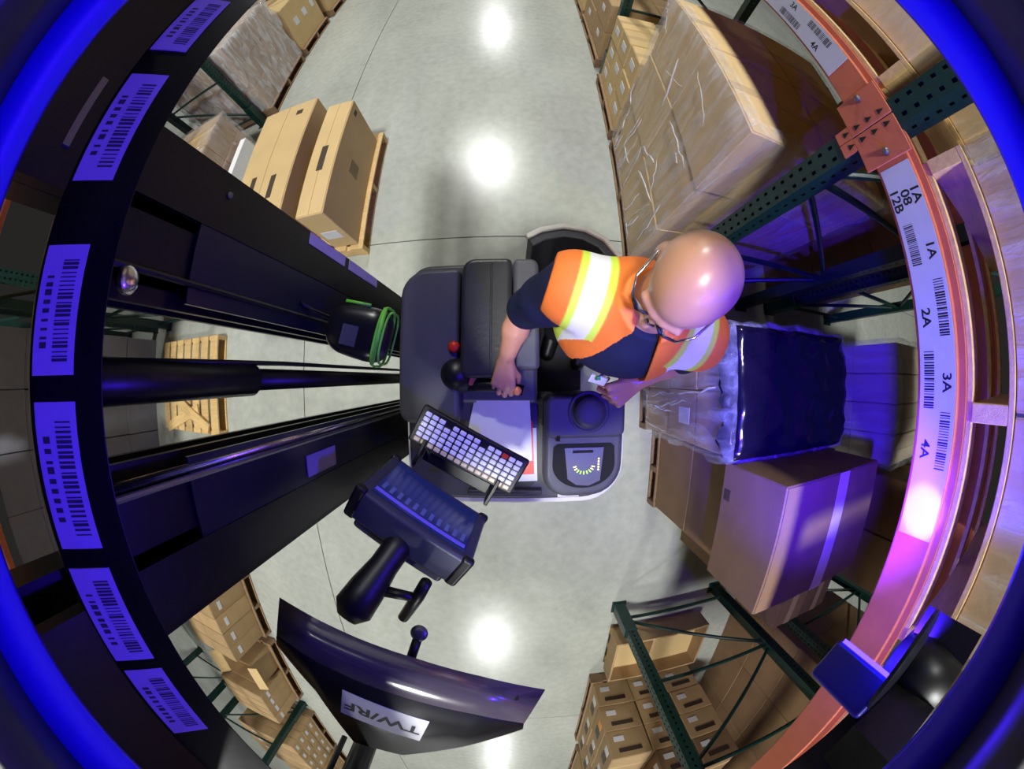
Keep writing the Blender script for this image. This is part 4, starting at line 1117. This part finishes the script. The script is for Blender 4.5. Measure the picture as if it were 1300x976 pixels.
# ---------------------------------------------------------------- the operator: one continuous skin, clothing as children
HG = 0.005
class Field:
    def __init__(self, lo, hi, h=HG):
        self.lo = np.array(lo, float); self.h = h
        self.n = np.ceil((np.array(hi) - self.lo) / h).astype(int) + 1
        self.d = np.full(self.n, 0.5, np.float32)
    def sub(self, lo, hi):
        i0 = np.maximum(np.floor((np.array(lo) - self.lo) / self.h).astype(int), 0)
        i1 = np.minimum(np.ceil((np.array(hi) - self.lo) / self.h).astype(int) + 1, self.n)
        if np.any(i1 <= i0): return None
        sl = tuple(slice(a, b) for a, b in zip(i0, i1))
        ax = [self.lo[k] + self.h * np.arange(i0[k], i1[k]) for k in range(3)]
        g = np.meshgrid(*ax, indexing='ij')
        return sl, np.stack(g, -1)
    def merge(self, sl, dn, k):
        a = self.d[sl]
        if k <= 0:
            self.d[sl] = np.minimum(a, dn); return
        hh = np.clip(0.5 + 0.5 * (a - dn) / k, 0, 1)
        self.d[sl] = a * (1 - hh) + dn * hh - k * hh * (1 - hh)
    def cone(self, p, q, r0, r1, k=0.01, grow=0.0):
        p, q = np.array(p, float), np.array(q, float)
        r0 += grow; r1 += grow
        m = max(r0, r1) + k + 0.03
        s = self.sub(np.minimum(p, q) - m, np.maximum(p, q) + m)
        if s is None: return
        sl, P = s
        d = q - p; L = max(float(d @ d), 1e-9)
        t = np.clip(((P - p) @ d) / L, 0, 1)
        dist = np.linalg.norm(P - p - t[..., None] * d, axis=-1) - (r0 + (r1 - r0) * t)
        self.merge(sl, dist, k)
    def ell(self, c, axes, k=0.01, grow=0.0, cut=False):
        """axes: three vectors, each with its half length"""
        c = np.array(c, float)
        A = [np.array(a, float) for a in axes]
        rad = [np.linalg.norm(a) for a in A]
        U = [a / r for a, r in zip(A, rad)]
        rad = [r + grow for r in rad]
        m = max(rad) + k + 0.03
        s = self.sub(c - m, c + m)
        if s is None: return
        sl, P = s
        P = P - c
        q = np.stack([(P @ U[i]) / rad[i] for i in range(3)], -1)
        k0 = np.linalg.norm(q, axis=-1)
        k1 = np.linalg.norm(np.stack([q[..., i] / rad[i] for i in range(3)], -1), axis=-1)
        dist = np.where(k1 > 1e-6, k0 * (k0 - 1) / np.maximum(k1, 1e-6), -min(rad))
        if cut:
            a = self.d[sl]
            self.d[sl] = np.maximum(a, -dist)
        else:
            self.merge(sl, dist, k)
    def plane(self, p, n, k=0.0):
        """cut away the side n points to"""
        ax = [self.lo[i] + self.h * np.arange(self.n[i]) for i in range(3)]
        n = np.array(n, float); n /= np.linalg.norm(n)
        dd = ((ax[0] - p[0]) * n[0])[:, None, None] + ((ax[1] - p[1]) * n[1])[None, :, None] + ((ax[2] - p[2]) * n[2])[None, None, :]
        self.d = np.maximum(self.d, dd.astype(np.float32))
    def net(self):
        d = self.d; s = d < 0
        nx, ny, nz = d.shape
        acc = np.zeros((nx - 1, ny - 1, nz - 1, 3), np.float32); cnt = np.zeros((nx - 1, ny - 1, nz - 1), np.float32)
        def cr(o):
            return (slice(o[0], nx - 1 + o[0]), slice(o[1], ny - 1 + o[1]), slice(o[2], nz - 1 + o[2]))
        cs = [(0, 0, 0), (1, 0, 0), (0, 1, 0), (1, 1, 0), (0, 0, 1), (1, 0, 1), (0, 1, 1), (1, 1, 1)]
        any_in = np.zeros(cnt.shape, bool); all_in = np.ones(cnt.shape, bool)
        for o in cs:
            any_in |= s[cr(o)]; all_in &= s[cr(o)]
        act = any_in & ~all_in
        I = np.argwhere(act)
        vals = np.stack([d[I[:, 0] + o[0], I[:, 1] + o[1], I[:, 2] + o[2]] for o in cs], 1)
        C = np.array(cs, float)
        pos = np.zeros((len(I), 3)); c = np.zeros(len(I))
        for a in range(8):
            for b in range(a + 1, 8):
                if abs(C[a] - C[b]).sum() != 1: continue
                va, vb = vals[:, a], vals[:, b]
                m = (va < 0) != (vb < 0)
                t = np.where(m, va / np.where(m, va - vb, 1), 0)
                pos += np.where(m[:, None], C[a] + t[:, None] * (C[b] - C[a]), 0); c += m
        verts = self.lo + self.h * (I + pos / c[:, None])
        idx = -np.ones(act.shape, np.int64); idx[act] = np.arange(len(I))
        F = []
        for ax in range(3):
            b, e = [(1, 2), (2, 0), (0, 1)][ax]
            lo = [slice(None)] * 3; hi = [slice(None)] * 3
            lo[ax] = slice(0, -1); hi[ax] = slice(1, None)
            ch = s[tuple(lo)] != s[tuple(hi)]
            E = np.argwhere(ch)
            ok = (E[:, b] > 0) & (E[:, e] > 0) & (E[:, b] < act.shape[b]) & (E[:, e] < act.shape[e])
            E = E[ok]
            inside_lo = s[tuple(E.T)]
            def cell(db, de):
                q = E.copy(); q[:, b] += db; q[:, e] += de
                return idx[tuple(q.T)]
            quad = np.stack([cell(-1, -1), cell(0, -1), cell(0, 0), cell(-1, 0)], 1)
            quad[~inside_lo] = quad[~inside_lo][:, ::-1]
            F.append(quad)
        return verts, np.concatenate(F)

def net_object(name, field, mats, parent, colour=None, relax=1):
    v, f = field.net()
    for _ in range(relax):
        acc = np.zeros_like(v); n = np.zeros(len(v))
        for a in range(4):
            b = (a + 1) % 4
            np.add.at(acc, f[:, a], v[f[:, b]]); np.add.at(n, f[:, a], 1)
            np.add.at(acc, f[:, b], v[f[:, a]]); np.add.at(n, f[:, b], 1)
        v = 0.5 * v + 0.5 * acc / np.maximum(n, 1)[:, None]
    me = bpy.data.meshes.new(name)
    me.vertices.add(len(v)); me.vertices.foreach_set('co', v.astype(np.float32).ravel())
    me.loops.add(f.size); me.loops.foreach_set('vertex_index', f.astype(np.int32).ravel())
    me.polygons.add(len(f)); me.polygons.foreach_set('loop_start', np.arange(0, f.size, 4, dtype=np.int32))
    me.update(calc_edges=True); me.validate()
    me.polygons.foreach_set('use_smooth', [True] * len(me.polygons))
    me.materials.append(mats)
    if colour is not None:
        at = me.color_attributes.new('pattern', 'FLOAT_COLOR', 'POINT')
        at.data.foreach_set('color', colour(v).astype(np.float32).ravel())
    o = bpy.data.objects.new(name, me)
    return adopt(o, parent) if parent is not None else o

def attr_material(name, rough, spec=0.4, bump=0.0, sheen=0.0):
    m = bpy.data.materials.new(name); m.use_nodes = True
    nt = m.node_tree; b = nt.nodes['Principled BSDF']
    a = nt.nodes.new('ShaderNodeAttribute'); a.attribute_name = 'pattern'
    nt.links.new(a.outputs['Color'], b.inputs['Base Color'])
    b.inputs['Roughness'].default_value = rough; b.inputs['Specular IOR Level'].default_value = spec
    if bump:
        tc = nt.nodes.new('ShaderNodeTexCoord'); ns = nt.nodes.new('ShaderNodeTexNoise'); ns.inputs['Scale'].default_value = 26
        bp = nt.nodes.new('ShaderNodeBump'); bp.inputs['Strength'].default_value = bump; bp.inputs['Distance'].default_value = 0.01
        nt.links.new(tc.outputs['Object'], ns.inputs['Vector']); nt.links.new(ns.outputs['Fac'], bp.inputs['Height']); nt.links.new(bp.outputs['Normal'], b.inputs['Normal'])
    return m

V3 = np.array
SR, SL_ = V3([0.150, 0.225, 1.510]), V3([0.505, 0.118, 1.505])
UX = (SL_ - SR); UX[2] = 0; UX /= np.linalg.norm(UX)          # from his right to his left
FW = V3([UX[1], -UX[0], 0.0])                                  # the way he faces (down the picture)
UP = V3([0, 0, 1.0])
CHEST = (SR + SL_) / 2
PEL = CHEST - FW * 0.10 - UP * 0.50
ER, WR = V3([0.030, 0.212, 1.265]), V3([-0.022, 0.062, 1.165])
EL, WL = V3([0.600, 0.075, 1.245]), V3([0.432, -0.012, 1.225])
HC = V3([0.326, 0.174, 1.765])
HF = V3([-0.70, -0.71, 0.0]); HF /= np.linalg.norm(HF)
PIT = math.radians(20)
HFWD = HF * math.cos(PIT) - UP * math.sin(PIT)
HUP = HF * math.sin(PIT) + UP * math.cos(PIT)
HSD = np.cross(HFWD, HUP)                                       # his right side
LEG = [PEL + UX * s * 0.10 for s in (-1, 1)]

def torso(F, grow=0.0):
    F.ell(PEL, (UX * 0.175, FW * 0.125, UP * 0.13), 0.04, grow)
    F.ell(PEL + UP * 0.16 + FW * 0.055, (UX * 0.175, FW * 0.150, UP * 0.16), 0.06, grow)
    F.ell(CHEST - UP * 0.15 + FW * 0.02, (UX * 0.180, FW * 0.135, UP * 0.19), 0.06, grow)
    F.ell(CHEST - UP * 0.04 - FW * 0.015, (UX * 0.165, FW * 0.105, UP * 0.095), 0.05, grow)
    F.cone(SR + UX * 0.03, SL_ - UX * 0.03, 0.066, 0.066, 0.04, grow)
    F.cone(CHEST + UP * 0.02 - FW * 0.02, CHEST + UP * 0.10 - FW * 0.0, 0.085, 0.062, 0.05, grow)

def upper_arm(F, S, E, grow=0.0, t=1.0):
    M = S + (E - S) * 0.45
    F.cone(S, M, 0.062, 0.053, 0.03, grow)
    F.cone(M, S + (E - S) * t, 0.053, 0.053 + (0.041 - 0.053) * max(0, (t - 0.45) / 0.55), 0.02, grow)

def hand(F, W, fw, nrm, thumb, curl, spread=1.0, s=1.0):
    fw, nrm, thumb = [a / np.linalg.norm(a) for a in (fw, nrm, thumb)]
    base = []
    offs = (0.030, 0.010, -0.010, -0.029)
    lens = ((0.043, 0.026, 0.021), (0.047, 0.030, 0.022), (0.043, 0.028, 0.021), (0.034, 0.021, 0.018))
    reach = (0.088, 0.092, 0.088, 0.080)
    for o, l, re, rad in zip(offs, lens, reach, (0.0095, 0.0098, 0.0093, 0.0083)):
        K = W + fw * re * s + thumb * o * s * spread
        F.cone(W + thumb * o * 0.55 + fw * 0.012, K, 0.0165, 0.0125, 0.010)
        p = K; ang = 0.0
        for i, (L, c) in enumerate(zip(l, curl)):
            ang += c
            d = fw * math.cos(ang) - nrm * math.sin(ang)
            q = p + d * L * s
            F.cone(p, q, rad * (1.06 - 0.06 * i), rad * (1.0 - 0.08 * i), 0.003)
            p = q
    t0 = W + fw * 0.028 * s + thumb * 0.024 * s - nrm * 0.006
    d1 = fw * 0.62 + thumb * 0.62 - nrm * 0.35; d1 /= np.linalg.norm(d1)
    d2 = fw * 0.85 + thumb * 0.10 - nrm * 0.50; d2 /= np.linalg.norm(d2)
    F.cone(W + fw * 0.012 + thumb * 0.012, t0, 0.017, 0.015, 0.008)
    F.cone(t0, t0 + d1 * 0.038, 0.014, 0.0115, 0.006)
    F.cone(t0 + d1 * 0.038, t0 + d1 * 0.038 + d2 * 0.030, 0.0110, 0.0095, 0.003)

def hpos(r, f, u):
    return HC + HSD * r + HFWD * f + HUP * u

BODY = Field((-0.14, -0.16, 0.20), (0.74, 0.60, 1.92))
torso(BODY)
for S, E, Wq in ((SR, ER, WR), (SL_, EL, WL)):
    upper_arm(BODY, S, E)
    mid = E + (Wq - E) * 0.35
    BODY.cone(E, mid, 0.040, 0.042, 0.02)
    BODY.cone(mid, Wq, 0.042, 0.027, 0.02)
for i, hp in enumerate(LEG):
    kn = hp + V3([0, 0, -0.44]) + FW * 0.02
    an = kn - UP * (kn[2] - 0.31) - FW * 0.02
    BODY.cone(hp, kn, 0.085, 0.058, 0.03)
    BODY.cone(kn, kn + (an - kn) * 0.35, 0.056, 0.060, 0.03)
    BODY.cone(kn + (an - kn) * 0.35, an, 0.060, 0.040, 0.03)
    BODY.cone(an - UP * 0.04, an - UP * 0.05 + FW * 0.16, 0.042, 0.034, 0.02)
# neck and head
BODY.cone(CHEST + UP * 0.08 - FW * 0.01, hpos(0, -0.03, -0.06), 0.060, 0.056, 0.03)
BODY.ell(hpos(0, -0.012, 0.025), (HSD * 0.078, HFWD * 0.098, HUP * 0.085), 0.01)
BODY.ell(hpos(0, -0.035, 0.02), (HSD * 0.076, HFWD * 0.075, HUP * 0.078), 0.02)
BODY.ell(hpos(0, 0.030, -0.045), (HSD * 0.062, HFWD * 0.064, HUP * 0.072), 0.025)
BODY.ell(hpos(0, 0.060, -0.095), (HSD * 0.034, HFWD * 0.030, HUP * 0.024), 0.02)
BODY.cone(hpos(0, 0.086, 0.005), hpos(0, 0.108, -0.040), 0.010, 0.014, 0.010)
for s in (-1, 1):
    BODY.cone(hpos(0.012 * s, 0.088, 0.016), hpos(0.045 * s, 0.078, 0.014), 0.010, 0.009, 0.012)
    BODY.ell(hpos(0.013 * s, 0.098, -0.046), (HSD * 0.009, HFWD * 0.009, HUP * 0.008), 0.006)
    BODY.ell(hpos(0.033 * s, 0.080, -0.003), (HSD * 0.016, HFWD * 0.010, HUP * 0.009), 0.0, cut=True)
    BODY.ell(hpos(0.033 * s, 0.074, -0.003), (HSD * 0.0125, HFWD * 0.0125, HUP * 0.0125), 0.003)
    BODY.ell(hpos(0.081 * s, -0.016, -0.014), (HSD * 0.010, HFWD * 0.021, HUP * 0.034), 0.006)
    BODY.ell(hpos(0.098 * s, -0.008, -0.010), (HSD * 0.007, HFWD * 0.010, HUP * 0.020), 0.0, cut=True)
BODY.cone(hpos(-0.022, 0.088, -0.072), hpos(0.022, 0.088, -0.072), 0.007, 0.007, 0.006)
BODY.cone(hpos(-0.018, 0.086, -0.083), hpos(0.018, 0.086, -0.083), 0.007, 0.007, 0.006)
# hands
hand(BODY, WR, V3([-0.10, -0.93, -0.22]), V3([0.05, -0.25, 0.95]), V3([0.98, -0.10, 0.05]), (0.75, 1.0, 0.7), 1.05, 1.08)
hand(BODY, WL, V3([-0.86, -0.45, 0.05]), V3([0.10, -0.50, 0.85]), V3([-0.42, 0.80, 0.25]), (1.1, 1.2, 0.8), 1.1, 1.2)

MAN = thing('person', 'bald man in orange high-visibility vest and navy shirt standing at the truck controls', 'person', (float(PEL[0]), float(PEL[1]), 0.22))
def skin_col(v):
    q = v - HC
    r, f, u = q @ HSD, q @ HFWD, q @ HUP
    base = V3([*lin((214, 158, 128)), 1.0])
    c = np.tile(base, (len(v), 1))
    head = (np.linalg.norm(q, axis=1) < 0.16) & (u > -0.07)
    stub = np.clip((-f + 0.35 * (0.05 - u) - 0.022) / 0.04, 0, 1) * np.clip((0.086 - u) / 0.04, 0, 1) * head
    hair = V3([*lin((96, 84, 80)), 1.0])
    c = c * (1 - 0.85 * stub[:, None]) + hair * 0.85 * stub[:, None]
    beard = ((u < -0.055) & (f > 0.03) & (np.linalg.norm(q, axis=1) < 0.16)) * 0.35
    c = c * (1 - beard[:, None]) + hair * beard[:, None]
    lips = ((np.abs(u + 0.078) < 0.011) & (f > 0.086) & (np.abs(r) < 0.024)) * 0.6
    c = c * (1 - lips[:, None]) + V3([*lin((176, 92, 86)), 1.0]) * lips[:, None]
    red = np.clip(1 - np.abs(v[:, 2] - 1.2) / 0.2, 0, 1) * 0.25
    c = c * (1 - red[:, None]) + V3([*lin((206, 128, 108)), 1.0]) * red[:, None]
    return c
SKIN = attr_material('skin', 0.30, 0.5)
SKIN.node_tree.nodes['Principled BSDF'].inputs['Subsurface Weight'].default_value = 0.08
SKIN.node_tree.nodes['Principled BSDF'].inputs['Subsurface Radius'].default_value = (0.012, 0.005, 0.003)
SKIN.node_tree.nodes['Principled BSDF'].inputs['Subsurface Scale'].default_value = 1.0
net_object('body', BODY, SKIN, MAN, skin_col)

# shirt
NAVY = PM('navy_cotton', (30, 34, 66), 0.85, var=0.12, scale=14, bump=0.35, bscale=14, spec=0.2)
SH = Field((-0.10, -0.14, 0.92), (0.74, 0.56, 1.70))
torso(SH, 0.014)
upper_arm(SH, SR, ER, 0.020, 0.86); upper_arm(SH, SL_, EL, 0.020, 0.92)
SH.plane(CHEST + UP * 0.096 + FW * 0.0, UP + FW * 0.25)
SH.plane(PEL - UP * 0.06, -UP)
shirt = net_object('shirt', SH, NAVY, MAN)
# collar edge and lanyard
ring_pts = [CHEST + UP * (0.086 - 0.02 * math.cos(a)) + UX * 0.074 * math.sin(a) + FW * (0.076 * math.cos(a)) for a in [2 * math.pi * k / 28 for k in range(29)]]
MB().tube([tuple(p) for p in ring_pts], 0.006, 8, cap=False).build('collar', NAVY, MAN, smooth=True)
bz = CHEST - UP * 0.225 + FW * 0.182 - UX * 0.01
piece('name_badge', MAN, tuple(bz + V3([0.005, -0.004, 0.006])), (0.055, 0.006, 0.035), PAPER, rot=(math.radians(-40), 0, math.atan2(UX[1], UX[0])))
piece('badge_clip', MAN, tuple(bz + UP * 0.025 + FW * 0.0), (0.012, 0.012, 0.022), PM('green_clip', (30, 140, 90), 0.5))
# trousers and shoes
TR = Field((0.10, 0.0, 0.24), (0.68, 0.60, 1.22))
TR.ell(PEL, (UX * 0.175, FW * 0.125, UP * 0.13), 0.04, 0.016)
for hp in LEG:
    kn = hp + V3([0, 0, -0.44]) + FW * 0.02
    an = kn - UP * (kn[2] - 0.31) - FW * 0.02
    TR.cone(hp, kn, 0.105, 0.078, 0.03); TR.cone(kn, an, 0.078, 0.066, 0.03)
TR.plane(PEL + UP * 0.10, UP); TR.plane((0, 0, 0.30), -UP)
net_object('trousers', TR, PM('dark_trousers', (24, 25, 34), 0.85, var=0.1, scale=14), MAN)
SHO = Field((0.10, -0.05, 0.20), (0.68, 0.50, 0.40))
for hp in LEG:
    an = V3([hp[0], hp[1], 0.28])
    SHO.cone(an, an + FW * 0.15 - UP * 0.01, 0.052, 0.046, 0.02); SHO.cone(an, an + UP * 0.06, 0.05, 0.05, 0.02)
SHO.plane((0, 0, 0.223), -UP)
net_object('shoes', SHO, BLACK_PLASTIC, MAN)

# vest
def vest_col(v):
    q = v - CHEST
    u, f, z = q @ UX, q @ FW, q[:, 2]
    o = V3([*lin((255, 132, 52)), 1.0]); lime = V3([*lin((226, 252, 84)), 1.0]); sil = V3([*lin((250, 250, 252)), 1.0])
    c = np.tile(o, (len(v), 1))
    for s in (-1, 1):
        a = np.abs(u - s * 0.146) + 10.0 * ((f > 0.115) & (z < 0.0))
        edge = lambda w: np.clip((w - a) / 0.004 + 0.5, 0, 1)
        m = edge(0.044); c = c * (1 - m[:, None]) + lime * m[:, None]
        m = edge(0.025); c = c * (1 - m[:, None]) + sil * m[:, None]
    return c
VE = Field((-0.06, -0.14, 1.02), (0.74, 0.56, 1.70), 0.004)
torso(VE, 0.026)
VE.cone(SR + UX * 0.0, SL_ - UX * 0.0, 0.075, 0.075, 0.03, 0.022)
VE.plane(SR - UX * 0.062, -UX); VE.plane(SL_ + UX * 0.062, UX)
VE.plane(CHEST + UP * 0.122, UP + FW * 0.25)
VE.plane(PEL + UP * 0.03, -UP)
# open front: a V from the neck down, wider at the belly
g = np.stack(np.meshgrid(*[VE.lo[k] + VE.h * np.arange(VE.n[k]) for k in range(3)], indexing='ij'), -1) - CHEST
uu, ff, zz = g @ UX, g @ FW, g[..., 2]
half_w = np.where(zz > -0.12, 0.034 + 0.35 * np.clip(0.09 - zz, 0, 0.21), 0.107 + 0.12 * np.clip(-0.12 - zz, 0, 1))
VE.d = np.maximum(VE.d, np.minimum(half_w - np.abs(uu), ff - 0.045))
# arm holes
for S, E in ((SR, ER), (SL_, EL)):
    p0 = S + (E - S) * 0.42 - CHEST; d0 = (E - S)
    tt = np.clip(((g - p0) @ d0) / float(d0 @ d0), 0, 2)
    VE.d = np.maximum(VE.d, 0.080 - np.linalg.norm(g - p0 - tt[..., None] * d0, axis=-1))
vest = net_object('safety_vest', VE, attr_material('hi_vis_fabric', 0.6, 0.4, 0.25), MAN, vest_col, 3)
vest['label'] = 'orange vest with silver and lime stripes'

# glasses
GM = PM('glasses_frame', (35, 30, 40), 0.3)
gl_ = None
for s in (-1, 1):
    pts = [tuple(hpos(0.034 * s + 0.026 * math.cos(a), 0.104 - 0.012 * abs(math.cos(a)), -0.006 + 0.019 * math.sin(a))) for a in [2 * math.pi * k / 20 for k in range(21)]]
    if gl_ is None:
        gl_ = MB().tube(pts, 0.0028, 6, cap=False).build('glasses', GM, MAN, smooth=True)
    else:
        MB().tube(pts, 0.0028, 6, cap=False).build('rim', GM, gl_, smooth=True)
    MB().add([hpos(0.034 * s + 0.026 * math.cos(a), 0.102 - 0.012 * abs(math.cos(a)), -0.006 + 0.019 * math.sin(a)) for a in [2 * math.pi * k / 20 for k in range(20)]], [tuple(range(20))]).build('lens', PM('clear_lens', (200, 205, 215), 0.05, spec=0.8), gl_)
    MB().tube([tuple(hpos(0.060 * s, 0.094, 0.0)), tuple(hpos(0.080 * s, 0.06, 0.004)), tuple(hpos(0.084 * s, -0.015, 0.006)), tuple(hpos(0.082 * s, -0.035, -0.012))], 0.0028, 6).build('temple', CHROME, gl_, smooth=True)
MB().tube([tuple(hpos(-0.009, 0.103, 0.0)), tuple(hpos(0.0, 0.108, 0.004)), tuple(hpos(0.009, 0.103, 0.0))], 0.0026, 6).build('bridge', GM, gl_, smooth=True)
